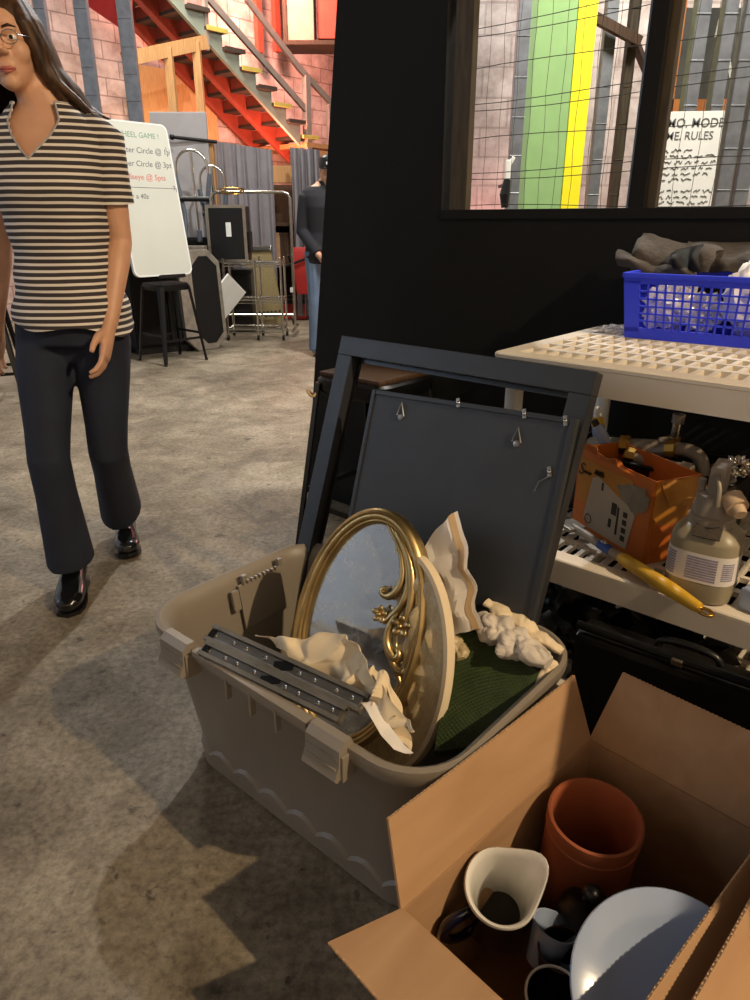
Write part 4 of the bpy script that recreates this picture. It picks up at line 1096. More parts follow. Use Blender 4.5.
# drawer slides lying along the front rim
def slide(a, b, label, w, h):
    d = b - a; L_ = d.length; M_ = basis(a, d, V(.55, .72, .5))
    t = thing('drawer_slide', label, 'drawer slide', M_, 'steel drawer slides in the tote')
    m = MB(); th = .002
    m.box((L_ / 2, 0, 0), (L_, w, th)); 
    for s_ in (-1, 1): m.box((L_ / 2, s_ * (w / 2 - th / 2), h / 2), (L_, th, h)).box((L_ / 2, s_ * (w / 2 - .004), h), (L_, .008, th))
    build('channel', m, M_darksteel, t)
    build('inner_rail', MB().box((L_ * .5, 0, h * .55), (L_ * .96, w * .52, h * .35), bev=.002), M_steel, t)
    for k in range(9):
        x_ = L_ * (.05 + .11 * k + (.02 if k % 2 else 0)); m = MB(); m.tube([V(x_ + .0035 * math.cos(q), .0035 * math.sin(q), h * .74) for q in [2 * PI * i / 10 for i in range(10)]], .0012, 5, loop=True); build('screw_hole', m, M_chrome, t)
    build('stop_clip', MB().box((L_ * .52, 0, h * .8), (.04, w * .5, .003), rot=(0, 0, .4)), M_blackmetal, t)
    build('end_stop', MB().box((L_ * .03, 0, h * .8), (.014, w * .5, .004), bev=.001), M_blackmetal, t)
slide(atz(211, 634, .392), atz(366, 706, .392), 'upper steel drawer slide with screw holes, lying inside the tote rim', .036, .012)
slide(atz(205, 650, .384), atz(345, 718, .384), 'lower steel drawer slide with an open end, just inside the tote latches', .030, .014)

# green textured box
G = [atz(452, 617, .405), atz(539, 669, .385), atz(503, 742, .29), atz(434, 752, .255)]
GMx = basis(G[3], G[2] - G[3], G[0] - G[3]); GMi = GMx.inverted(); gl = [GMi @ p for p in G]
t = thing('green_case', 'flat dark green case with a pebbled cover lying at the right of the tote', 'case', GMx)
po_ = [(gl[3].x, gl[3].y), (gl[2].x, gl[2].y), (gl[1].x, gl[1].y), (gl[0].x, gl[0].y)]
m = MB(); cxm = sum(p[0] for p in po_) / 4; cym = sum(p[1] for p in po_) / 4
m.loft([[V(cxm + (x - cxm) * s_, cym + (y - cym) * s_, z) for x, y in po_] for z, s_ in ((-.035, .97), (-.033, 1), (-.002, 1), (0, .985))])
build('cover', m, M_greenbook, t)
m = MB()
def inq(u, v):
    a = V(po_[0][0], po_[0][1], 0).lerp(V(po_[1][0], po_[1][1], 0), u); b = V(po_[3][0], po_[3][1], 0).lerp(V(po_[2][0], po_[2][1], 0), u); return a.lerp(b, v)
for i in range(1, 30):
    for j in range(1, 26):
        p = inq(i / 30, (j + .5 * (i % 2)) / 26.5); m.box((p.x, p.y, .0006), (.0055, .0055, .0016), rot=(0, 0, .78))
build('pebbling', m, M_greenbook, t)
build('lid_seam', MB().loft([[V(cxm + (x - cxm) * 1.004, cym + (y - cym) * 1.004, z) for x, y in po_] for z in (-.016, -.0135)]), M_blackplastic, t)
# newspaper bundle along the back
def bundle(name, label, a, b, r, seed, mt, fl=.8):
    d = b - a; m = MB(); n1, n2 = 64, 44; rings = []
    x = d.normalized(); y = V(0, 0, 1).cross(x).normalized(); z = x.cross(y)
    for i in range(n1):
        f = i / (n1 - 1); e = math.sin(PI * min(1, max(0, .04 + f * .92))) ** .35; ring = []
        for j in range(n2):
            th = 2 * PI * j / n2; p = a + d * f + (y * math.cos(th) + z * math.sin(th) * fl) * r * e
            q = p * 19 + V(seed, 0, seed); k = 1 + .62 * (abs(noise.noise(q)) * 1.8 - .45) + .34 * (abs(noise.noise(q * 2.6)) - .25) + .06 * noise.noise(q * 6)
            ring.append(a + d * f + (y * math.cos(th) + z * math.sin(th) * fl) * r * e * k)
        rings.append(ring)
    m.loft(rings); return tag(build(name, m, mt, smooth=7), label, 'bundle')
bundle('newspaper_bundle', 'long bundle wrapped in crumpled newspaper along the back of the tote', atz(478, 616, .425), atz(548, 664, .40), .034, 2.0, M_news)
bundle('newspaper_bundle', 'short twist of crumpled newsprint at the right corner of the tote', atz(552, 660, .385), atz(536, 704, .325), .017, 6.0, M_paper)
bundle('paper_roll', 'flattened roll of cream paper lying behind the green case', atz(486, 602, .44), atz(562, 652, .395), .022, 9.0, M_paper, .6)
bundle('film_scrap', 'small scrap of crumpled clear film on the green case', atz(452, 628, .385), atz(461, 660, .36), .022, 12.0, M_bubble)

# ------------------------------------------------------------------ cardboard boxes
BF = frame((.034, .676, 0), math.atan2(.69, .722)); BFi = BF.inverted()
BL_, BWd, BH, CT = .49, .44, .28, .005
cb = thing('cardboard_box', 'open brown cardboard box of crockery in front of the tote', 'cardboard box', BF)
m = MB(); m.box((BL_ / 2, -BWd / 2, CT / 2), (BL_, BWd, CT))
m.box((BL_ / 2, -CT / 2, BH / 2), (BL_, CT, BH)).box((BL_ / 2, -BWd + CT / 2, BH / 2), (BL_, CT, BH)).box((CT / 2, -BWd / 2, BH / 2), (CT, BWd - 2 * CT, BH)).box((BL_ - CT / 2, -BWd / 2, BH / 2), (CT, BWd - 2 * CT, BH))
build('carton', m, M_kraft, cb)
def flap(par, name, q, mt=None, n=8, bow=.004):
    """q: hinge a, hinge b, outer b, outer a"""
    a, b, c, d = [V(*p) for p in q]; nrm = (b - a).cross(d - a).normalized(); g = []
    for i in range(n + 1):
        u = i / n; row = []
        for j in range(n + 1):
            v = j / n; row.append(a.lerp(b, u).lerp(d.lerp(c, u), v) + nrm * bow * math.sin(u * PI) * v)
        g.append(row)
    f = build(name, MB().sheet(g, CT), mt or M_kraft, par, 40)
    # corrugated cut edge along the outer side
    e = MB(); d2, c2 = g[0][-1], g[-1][-1]; dv = c2 - d2; out = (d - a).normalized()
    for k in range(int(dv.length / .007)):
        p = d2 + dv * ((k + .5) / int(dv.length / .007)); u = (k + .5) / int(dv.length / .007)
        e.box(tuple(p - out * .0012 + nrm * bow * math.sin(u * PI) + nrm * (.0007 if k % 2 else -.0007)), (.0032, .0032, .0034))
    build('cut_edge', e, M_kraftedge, f)
    return f
flap(cb, 'flap', ((0, 0, BH), (BL_, 0, BH), (BL_ + .01, .052, .385), (.026, .052, .385)))
flap(cb, 'flap', ((0, -BWd, BH), (0, 0, BH), (-.098, .036, BH - .008), (-.105, -BWd - .02, BH - .03)))
flap(cb, 'flap', ((BL_, 0, BH), (BL_, -BWd, BH), (BL_ + .065, -BWd - .01, .40), (BL_ + .062, -.015, .40)))
flap(cb, 'flap', ((BL_, -BWd, BH), (0, -BWd, BH), (.0, -.306, .375), (BL_ - .03, -.318, .375)))
# second box
a, b = atz(692, 1000, .40), atz(752, 892, .40); d = (b - a); ang = math.atan2(d.y, d.x)
B2 = frame((a.x, a.y, 0), ang)
c2 = thing('cardboard_box', 'second brown cardboard box at the bottom right edge, only its raised flap showing', 'cardboard box', B2)
L2, W2, H2 = .42, .26, .28
m = MB(); x0 = -.06; y0 = -.125
m.box((x0 + L2 / 2, y0 - W2 / 2, CT / 2), (L2, W2, CT)).box((x0 + L2 / 2, y0, H2 / 2), (L2, CT, H2)).box((x0 + L2 / 2, y0 - W2, H2 / 2), (L2, CT, H2)).box((x0, y0 - W2 / 2, H2 / 2), (CT, W2, H2)).box((x0 + L2, y0 - W2 / 2, H2 / 2), (CT, W2, H2))
build('carton', m, M_kraft, c2)
flap(c2, 'flap', ((x0, y0, H2), (x0 + L2, y0, H2), (x0 + L2 - .01, 0, .40), (x0 + .01, 0, .40)))

# tall carton added out of view on the right to block part of work_lamp
t = thing('unseen_shade_carton', 'unseen tall carton added right of the two open boxes to shade them', 'cardboard box', frame((1.056, .39, 0), math.radians(10)))
build('carton', MB().box((0, 0, .50), (.40, .66, 1.0), bev=.003), M_kraft, t)
build('top_flap', MB().box((-.0985, 0, 1.003), (.196, .655, .005)), M_kraft, t); build('top_flap', MB().box((.0985, 0, 1.003), (.196, .655, .005)), M_kraft, t)
build('packing_tape', MB().box((0, 0, 1.0062), (.05, .66, .001)).box((0, -.3305, .94), (.05, .001, .132)).box((0, .3305, .94), (.05, .001, .132)), M_tape, t)

# crockery in the box
def axis_frame(o, ax, spin=0.0):
    z = Vector(ax).normalized(); x = V(1, 0, 0); x = (x - z * x.dot(z)).normalized(); y = z.cross(x)
    m_ = Matrix((x, y, z)).transposed().to_4x4(); m_.translation = o; return m_ @ Matrix.Rotation(spin, 4, 'Z')
rc = atz(503, 886, .262); jax = V(-.10, -.42, .90).normalized(); JH = .215
JM = axis_frame(rc - jax * JH, jax, math.radians(25))
t = thing('jug', 'dark blue glazed jug with a white inside standing in the cardboard box', 'jug', JM)
def jr(r, z, k, n=48):
    f = max(0, (z - JH * .55) / (JH * .45)); out = []
    for i in range(n):
        th = 2 * PI * i / n; dth = math.atan2(math.sin(th), math.cos(th)); s_ = 1 + .30 * f * f * math.exp(-(dth / .42) ** 2) - .06 * f * math.exp(-((abs(dth) - 1.0) / .4) ** 2)
        out.append(V(r * s_ * math.cos(th), r * s_ * math.sin(th), z + .010 * f * math.exp(-(dth / .5) ** 2)))
    return out
m = MB(); m.loft([jr(r, z, 0) for r, z in ((.036, 0), (.042, .004), (.056, .05), (.060, .085), (.052, .14), (.047, .17), (.051, .20), (.0545, JH - .003))], True, False)
build('body', m, M_navy, t, 60)
m = MB(); m.loft([jr(r, z, 0) for r, z in ((.0545, JH - .004), (.0560, JH), (.0535, JH + .0035), (.0500, JH), (.046, .20), (.041, .17), (.037, .12), (.033, .07), (.030, .05))], False, False)
build('lining', m, M_glazewhite, t, 60, label='white glazed rim and inside')
build('inner_disc', MB().lathe([(.0325, .058), (.033, .060), (.001, .060)], seg=32, cap0=True), mat('dark_disc', (40, 34, 20), .2), t, label='dark disc in the bottom')  # flat dark disc low inside the white lining
hd = [V(-.046, 0, .185), V(-.085, 0, .190), (V(-.103, 0, .15)), V(-.100, 0, .10), V(-.078, 0, .065), V(-.054, 0, .062)]
hp_ = sm(hd); build('handle', MB().tube(hp_, .0085, 10, flat=1.4), M_navy, t, 60)
# terracotta cylinder
rc = atz(596, 815, .285); vax = V(.02, -.10, 1).normalized(); VH = .275
VM = axis_frame(rc - vax * VH, vax)
t = thing('terracotta_crock', 'tall terracotta cylinder crock at the back of the cardboard box', 'crock', VM)
build('wall', MB().lathe([(.066, .0), (.069, .004), (.071, .05), (.072, .25), (.074, .266), (.073, .274), (.069, .276), (.066, .270), (.065, .25), (.064, .02)], seg=48, cap0=True, cap1=True), M_terracotta, t, 50)
for z in (.02, .245): build('raised_ring', MB().lathe([(.0715, z - .003), (.0735, z), (.0715, z + .003)], seg=48), M_terracotta, t, 50)
# plate
pm = axis_frame(BF @ V(.155, -.302, .275), V(-.16, -.44, .86)) @ Matrix.Scale(.86, 4)
t = thing('plate', 'pale blue glazed plate tilted in the cardboard box, half in shade', 'plate', pm)
build('dish', MB().lathe([(.001, .0), (.075, .0), (.085, .006), (.130, .022), (.134, .024), (.132, .028), (.127, .027), (.083, .012), (.072, .006), (.001, .006)], seg=64), M_plate, t, 50)
build('foot_ring', MB().lathe([(.055, .0), (.056, -.007), (.062, -.007), (.064, .0)], seg=40), M_plate, t, 50)
q = BF @ V(.168, -.312, 0); t = thing('canister', 'dark canister propping up the pale blue plate in the cardboard box', 'canister', V(q.x, q.y, .006))
build('can', MB().lathe([(.040, 0), (.042, .004), (.042, .215), (.040, .219)], seg=32, cap0=True, cap1=True), M_blackplastic, t, 50)
build('lid', MB().lathe([(.043, .20), (.044, .204), (.044, .222), (.041, .226)], seg=32, cap0=True, cap1=True), M_darksteel, t, 50)
# mug with a pale rim
q = atz(548, 985, .19); mm_ = axis_frame(q - V(0, 0, .11), V(.05, -.15, 1))
t = thing('mug', 'black mug with a thin white rim below the blue jug', 'mug', mm_)
build('cup', MB().lathe([(.030, 0), (.036, .004), (.040, .10), (.040, .112), (.037, .112), (.036, .10), (.030, .01)], seg=36, cap0=True, cap1=True), M_blackplastic, t, 50)
build('rim', MB().tube([V(.0385 * math.cos(a), .0385 * math.sin(a), .113) for a in [2 * PI * k / 36 for k in range(36)]], .0022, 6, loop=True), M_glazewhite, t, 60)
build('handle', MB().tube(sm([V(.036, .012, .095), V(.062, .02, .09), V(.066, .022, .05), V(.036, .012, .02)]), .005, 8), M_blackplastic, t, 60)
# white and blue cup with handle
q = atz(543, 935, .20); t = thing('teacup', 'small white cup with a loop handle between the jug and the crock', 'cup', axis_frame(q - V(0, 0, .06), V(.3, .2, .9)))
build('bowl', MB().lathe([(.018, 0), (.022, .004), (.030, .05), (.033, .066), (.030, .066), (.027, .05), (.018, .01)], seg=28, cap0=True, cap1=True), M_plate, t, 50)
build('handle', MB().tube(sm([V(.027, -.01, .055), V(.050, -.02, .05), V(.048, -.02, .022), V(.024, -.01, .015)]), .0045, 8), M_plate, t, 60)
q = atz(566, 948, .19); t = thing('goblet', 'dark smoked drinking glass standing in front of the crock', 'glass', axis_frame(q - V(0, 0, .12), V(-.05, -.05, 1)))
M_smoke = mat('smoked_glass', (46, 36, 28), .08, trans=.5)
build('bowl', MB().lathe([(.020, 0), (.028, .006), (.034, .10), (.035, .125), (.033, .125), (.031, .10), (.024, .012)], seg=30, cap0=True, cap1=True), M_smoke, t, 50)
build('lip', MB().tube([V(.034 * math.cos(a), .034 * math.sin(a), .126) for a in [2 * PI * k / 30 for k in range(30)]], .0016, 6, loop=True), M_dkbrown, t, 60)
q = atz(591, 890, .24); t = thing('pan_lid', 'small black lid with a round knob in front of the terracotta crock', 'lid', axis_frame(q - V(0, 0, .055), V(0, -.1, 1)))
build('dome', MB().lathe([(.045, 0), (.044, .006), (.028, .016), (.008, .022)], seg=32, cap0=True, cap1=True), M_blackplastic, t, 50)
build('knob', MB().lathe([(.006, .02), (.007, .035), (.012, .042), (.015, .052), (.012, .062), (.003, .066)], seg=24, cap1=True), M_blackplastic, t, 60)
q = atz(602, 1000, .25); t = thing('clear_glass', 'clear stemmed glass at the bottom edge beside the plate', 'glass', axis_frame(q - V(0, 0, .14), V(0.1, -.2, 1)))
M_gl = mat('clear_glass', (240, 240, 240), .03, trans=1.0)
build('bowl', MB().lathe([(.008, .06), (.024, .08), (.030, .11), (.026, .145), (.024, .145), (.028, .11), (.022, .083), (.006, .066)], seg=28, cap0=True, cap1=True), M_gl, t, 60)
build('stem', MB().lathe([(.026, 0), (.024, .003), (.004, .008), (.004, .062)], seg=24, cap0=True, cap1=True), M_gl, t, 60)

# ------------------------------------------------------------------ shelving unit
S = frame((.268, 1.614, 0), math.atan2(-.656, .755)); Si = S.inverted()
SL, SD = .92, .61
sh = thing('shelving_unit', 'cream resin shelving unit with slotted shelves against the black partition', 'shelving', S)
def shelf(zt, th=.066):
    m = MB(); e = .045
    pl0 = rrect(SL, SD, .018, 5, SL / 2, SD / 2)
    # outer skirt with a rounded top lip
    i0 = lambda o: rrect(SL - 2 * o, SD - 2 * o, max(.004, .018 - o), 5, SL / 2, SD / 2)
    m.loft([[V(x, y, z) for x, y in q] for q, z in ((i0(.004), zt - th), (i0(.002), zt - .012), (i0(0), zt - .010), (i0(0), zt - .003), (i0(.003), zt), (i0(e), zt), (i0(e + .002), zt - .012), (i0(.010), zt - .014), (i0(.010), zt - th))], False, False)
    s_ = build('shelf', m, M_resin, sh, 35)
    m = MB(); nr = 7; x0_, x1_, y0_, y1_ = e - .002, SL - e + .002, e - .002, SD - e + .002
    ph = (y1_ - y0_) / nr
    for k in range(1, nr): m.box(((x0_ + x1_) / 2, y0_ + ph * k, zt - .006), (x1_ - x0_, .020 if k % 2 else .013, .012))
    nc = 26
    for k in range(1, nc): m.box((x0_ + (x1_ - x0_) * k / nc, (y0_ + y1_) / 2, zt - .007), (.011, y1_ - y0_, .012))
    for k in range(1, 4): m.box((x0_ + (x1_ - x0_) * k / 4, (y0_ + y1_) / 2, zt - .03), (.008, y1_ - y0_, .036))
    build('slotted_deck', m, M_resin, s_)
for z in (.87, .41, .07): shelf(z)
for x_ in (.04, SL - .04):
    for y_ in (.045, SD - .045):
        m = MB()
        for z0, z1 in ((.004, .014), (.058, .357), (.398, .815)):
            m.lathe([(.021, z0), (.021, z1)], c=(x_, y_, 0), seg=20, cap0=True, cap1=True)
        p = build('post', m, M_white, sh, 40)
        build('collar', MB().lathe([(.024, .345), (.027, .357)], c=(x_, y_, 0), seg=20, cap0=True, cap1=True).lathe([(.024, .79), (.027, .81)], c=(x_, y_, 0), seg=20, cap0=True, cap1=True), M_resin, p, 40)

# blue basket on the top shelf
bq = atz(625, 337, .871); BK = frame((bq.x, bq.y, .871), math.radians(-36.5))
KL, KD, KH = .40, .185, .155
t = thing('basket', 'blue plastic mesh basket on the top shelf', 'basket', BK)
fl_ = .016
def kp(x, y, f): # bottom rectangle widening to the rim
    return V(x + (x / KL - .5) * 2 * fl_ * f, y + (y / KD - .5) * 2 * fl_ * f, KH * f)
m = MB()
for a, b in (((0, 0), (KL, 0)), ((KL, 0), (KL, KD)), ((KL, KD), (0, KD)), ((0, KD), (0, 0))):
    A_, B_ = kp(*a, .985), kp(*b, .985); m.bar(A_, B_, .012, .012, bev=.003)
build('rim', m, M_blue, t)
build('base', MB().loft([[kp(x, y, f) for x, y in ((0, 0), (KL, 0), (KL, KD), (0, KD))] for f in (.0, .03)]), M_blue, t)
def wall_(a, b):
    A0, B0 = V(*a, 0), V(*b, 0); L_ = (B0 - A0).length; m = MB()
    P_ = lambda u, f: kp(a[0] + (b[0] - a[0]) * u, a[1] + (b[1] - a[1]) * u, f)
    mw = .035 / L_; n_ = max(2, int((L_ - .07) / .0185))
    def quad(u0, u1, f0, f1):
        A_, B_, C_, D_ = P_(u0, f0), P_(u1, f0), P_(u1, f1), P_(u0, f1); nn = (B_ - A_).cross(D_ - A_).normalized() * .0022
        m.loft([[p - nn for p in (A_, B_, C_, D_)], [p + nn for p in (A_, B_, C_, D_)]])
    quad(0, 1, .0, .17); quad(0, 1, .86, 1); quad(0, mw, .1, .9); quad(1 - mw, 1, .1, .9)
    for k in range(1, n_): u = mw + (1 - 2 * mw) * k / n_; quad(u - .0022 / L_, u + .0022 / L_, .15, .88)
    for k in range(1, 6): f = .17 + .69 * k / 6; quad(mw * .9, 1 - mw * .9, f - .013, f + .013)
    build('mesh_wall', m, M_blue, t)
for a, b in (((0, 0), (KL, 0)), ((KL, 0), (KL, KD)), ((KL, KD), (0, KD)), ((0, KD), (0, 0))): wall_(a, b)
def kw(x, y, z): return BK @ V(x, y, z)
def lump(name, label, c, r, seed, mt, cat, rough=.35, fr=7, M_=None, group=None, par=None):
    t_ = bmesh.new(); bmesh.ops.create_icosphere(t_, subdivisions=4, radius=1.0)
    for v in t_.verts:
        q = v.co * fr * .3 + V(seed, seed * .7, seed * .2)
        k = 1 + rough * (abs(noise.noise(q)) * 1.8 - .5) + rough * .4 * noise.noise(q * 3)
        v.co = V(v.co.x * r[0] * k, v.co.y * r[1] * k, v.co.z * r[2] * k)
    mb = MB(); mb._add(t_, (M_ or Matrix.Identity(4)))
    o = build(name, mb, mt, par, 30)
    if par is None: o.location = c; tag(o, label, cat, group)
    return o
lump('wrapped_cup', 'cup bundled in crinkled clear film at the left of the blue basket', kw(.075, .10, .075), (.062, .058, .062), 1.0, M_wrap, 'bundle')
lump('wrapped_cup', 'silvery crumpled film bundle near the middle of the basket left half', kw(.155, .095, .060), (.045, .05, .048), 3.0, M_wrap, 'bundle', .5)
lump('wrapped_bowl', 'large round bundle in white plastic rising above the blue basket rim', kw(.275, .095, .108), (.078, .07, .092), 5.0, M_paperwhite, 'bundle', .22, 8)
lump('film_bag', 'flat scrap of clear film on the top shelf left of the blue basket', S @ V(.10, .47, .880), (.055, .03, .011), 7.0, M_film, 'film', .4)
# dark cloth bag folded over the back of the basket
ct_ = atpl(676, 268, WN, 1.95)
t = thing('cloth_bag', 'dark brown cloth bag folded over the back of the blue basket', 'bag', ct_)
def wp(x, y, k): return atpl(x, y, WN, k) - ct_
def fold(nm, a, b, c, d, amp, seed, mt=None, belly=.02):
    a, b, c, d = wp(*a), wp(*b), wp(*c), wp(*d); f_ = bil(a, b, c, d)
    g = crumple(lambda u, v: f_(u, v) + V(-.656, -.755, .3) * belly * math.sin(PI * v) * (.6 + .4 * math.sin(u * 9)), 34, 16, amp, seed, 9)
    return build(nm, MB().sheet(g, .004), mt or M_cloth, t, 50)
fold('front_fold', (641, 232, 2.0), (724, 250, 2.0), (704, 276, 1.90), (632, 270, 1.92), .014, 3.0, belly=.03)
fold('back_fold', (690, 240, 2.02), (768, 244, 2.02), (768, 274, 1.95), (690, 268, 1.97), .012, 5.0)
fold('lower_fold', (618, 252, 1.94), (700, 270, 1.94), (700, 282, 1.89), (617, 264, 1.90), .010, 7.0, belly=.028)
fold('mouth_shade', (676, 252, 1.985), (704, 244, 1.985), (700, 272, 1.885), (672, 268, 1.885), .006, 9.0, M_black, .034)  # black sheet stands in for the shade inside the bag opening

# lower shelf goods
cq = V(.619, 1.446, .4105); CB = basis(cq, (.36, -.93, 0), (.93, .36, 0)); CL, CD, CHt = .27, .13, .205
CB.translation = cq
t = thing('carton', 'orange printed carton with a torn top and grey label panel on the lower shelf', 'carton', CB)   # x runs towards the camera, so the print face is at -y
m = MB(); th = .003
m.box((-CL / 2, 0, CHt / 2), (CL, th, CHt)).box((-CL / 2, CD, CHt / 2), (CL, th, CHt)).box((0, CD / 2, CHt / 2), (th, CD, CHt)).box((-CL, CD / 2, CHt / 2), (th, CD, CHt)).box((-CL / 2, CD / 2, .002), (CL, CD, .004))
build('box_wall', m, M_orange, t)
m = MB().box((-CL * .60, -.0022, CHt * .62), (CL * .72, .0016, CHt * .55)); m.box((.0022, CD * .5, CHt * .72), (.0016, CD * .96, CHt * .5)); build('amber_print', m, M_ylcard, t)
m = MB(); m.loft([[V(x, y, z) for x, z in ((-.225, .035), (-.205, .145), (-.185, .155), (-.125, .135), (-.065, .118), (-.045, .105), (-.06, .012), (-.20, .012))] for y in (-.0036, -.0022)]); build('label_panel', m, M_greycard, t)
RX = Matrix.Rotation(PI / 2, 4, 'X')
build('printed_letter', MB().text('S', .046, Matrix.Translation((-.262, -.0046, .140)) @ RX, shear=.25, depth=.0004), M_darkprint, t)
build('printed_line', MB().tube([V(-.240 + .004 * i, -.0044, .148 + .006 * (i % 2)) for i in range(8)], .0022, 5), M_darkprint, t)
build('printed_line', MB().tube([V(-.198 + .004 * i, -.0044, .158 + .010 * (i % 2)) for i in range(9)], .0030, 5), M_darkprint, t)
for k in range(4): build('printed_mark', MB().box((-.075, -.0042, .035 + .02 * k), (.014, .0008, .013)), M_darkprint, t)
for x_, z_, w_, h_ in ((-.10, .07, .006, .07), (-.115, .095, .018, .03), (-.125, .055, .010, .022), (-.165, .135, .006, .02)): build('printed_mark', MB().box((x_, -.0042, z_), (w_, .0008, h_)), M_darkprint, t)
build('printed_ring', MB().tube([V(-.205 + .012 * math.cos(a), -.0042, .035 + .012 * math.sin(a)) for a in [2 * PI * k / 14 for k in range(14)]], .0012, 4, loop=True), M_darkprint, t)
lump('grey_picture', '', V(0, 0, 0), (.045, .0008, .03), 4, M_fit, '', .5, 7, Matrix.Translation((-.055, -.0035, .145)), par=t)
a_ = [V(-CL, 0, CHt), V(-CL * .25, 0, CHt), V(-CL * .25, -.03, CHt + .012), V(-CL, -.024, CHt + .03)]
g = crumple(bil(a_[0], a_[1], a_[2], a_[3]), 14, 5, .012, 2, 22); build('torn_flap', MB().sheet(g, .002), M_orange, t, 20)
g = crumple(bil(V(.002, .01, CHt), V(.002, CD, CHt), V(.03, CD, CHt - .03), V(.028, .02, CHt - .05)), 6, 8, .006, 6, 20); build('torn_flap', MB().sheet(g, .002), M_ylcard, t, 20)
build('flap_corner', MB().prism([V(.003, .005, .115), V(.003, .014, .02), V(.020, .030, .075)], (.002, .001, 0)), M_orange, t)

# sprayer bottle
bc = V(.694, 1.326, .4105); BB = frame(bc, math.radians(-35))
t = thing('sprayer_bottle', 'milky plastic sprayer bottle with a printed label on the lower shelf', 'bottle', BB)
def bx(h, z, e=3.2, n=36): return [V(h * math.copysign(abs(math.cos(a)) ** (2 / e), math.cos(a)), h * .92 * math.copysign(abs(math.sin(a)) ** (2 / e), math.sin(a)), z) for a in [2 * PI * k / n for k in range(n)]]
m = MB(); m.loft([bx(h, z) for h, z in ((.060, 0), (.066, .004), (.068, .02), (.068, .132), (.066, .138), (.057, .150), (.047, .158), (.040, .162), (.036, .182))]); build('body', m, M_jug, t, 45)
m = MB(); hs = 36
def arc(z, off, k0, k1): return [V(p.x * (1 + off), p.y * (1 + off), z) for p in bx(.0684, z)][k0:k1]
ring0 = [p for p in (bx(.0690, .048))]; ring1 = [p for p in (bx(.0690, .112))]
ks = [k % 36 for k in range(16, 37)]
m.loft([[ring0[k] for k in ks], [ring1[k] for k in ks]], closed=False); build('label', m, M_label, t, 45)
m = MB()
for k0, k1, z0, z1 in ((18, 20, .054, .106), (21, 24, .054, .106), (26, 29, .054, .106), (30, 33, .06, .1)):
    nr_ = 9
    for w_ in range(nr_):
        za = z0 + (z1 - z0) * w_ / nr_; r0, r1 = bx(.0694, za), bx(.0694, za + (z1 - z0) / nr_ * .72); m.loft([[r0[k % 36] for k in range(k0, k1 + 1)], [r1[k % 36] for k in range(k0, k1 + 1)]], closed=False)
build('label_text', m, M_labelprint, t, 45)
m = MB(); m.lathe([(.044, .158), (.046, .160), (.045, .176), (.042, .178), (.042, .182), (.043, .184), (.037, .208), (.034, .222), (.024, .228)], seg=32, cap0=True, cap1=True)
cl_ = build('collar', m, M_greyplastic, t, 40)
m = MB(); m.box((0, 0, .245), (.034, .045, .05), bev=.010); m.box((0, .01, .275), (.03, .075, .022), bev=.008); m.tube([V(-.028, .0, .175), V(-.03, 0, .25)], .008, 8)
build('pump_head', m, M_greyplastic, t, 40)
m = MB(); m.tube([V(.030, -.020, .228), V(.048, -.040, .215)], .022, 16); m.tube([V(.048, -.040, .215), V(.056, -.052, .207)], [.015, .012], 16); build('nozzle', m, mat('nozzle_plastic', (196, 170, 140), .45), t, 40)
build('lever', MB().tube([V(0, -.03, .27), V(.01, -.05, .25), V(.012, -.052, .215)], .006, 8), M_fit, t, 60)
build('neck_tag', MB().box((.005, -.052, .158), (.05, .003, .03), rot=(-.9, 0, 0)), M_cloth, t)

# yellow-handled tool
ta, tb = V(.497, 1.600, .437), V(.652, 1.180, .437)
TMx = basis(ta, tb - ta, V(0, 0, 1).cross(tb - ta)); TLn = (tb - ta).length
t = thing('garden_tool', 'long-handled tool with a yellow grip and hanging ring poking over the shelf edge', 'tool', TMx)
build('shaft', MB().tube([V(0, 0, 0), V(TLn * .52, 0, 0)], .0105, 14), M_greyplastic, t, 60)
build('grip', MB().tube([V(TLn * f, 0, 0) for f in (.40, .42, .50, .62, .75, .86, .925, .94)], [.011, .0145, .0155, .0165, .0165, .014, .0115, .010], 16), M_handle, t, 60)
build('ring', MB().tube([V(TLn * .97 + .016 * math.cos(a), .011 * math.sin(a), 0) for a in [2 * PI * k / 24 for k in range(24)]], .0035, 8, loop=True), M_brass, t, 60)
build('blue_band', MB().tube([V(TLn * .235, 0, 0), V(TLn * .33, 0, 0)], .0118, 14), M_labelblue, t, 60)
m = MB(); rot_ = Matrix.Translation((TLn * .24, -.0045, .0112))
m.text('Qu', .016, rot_, depth=.0005, bold=.0006); build('band_lettering', m, M_white, t)
build('head', MB().box((-.01, 0, 0), (.06, .05, .010), bev=.004), M_darksteel, t)

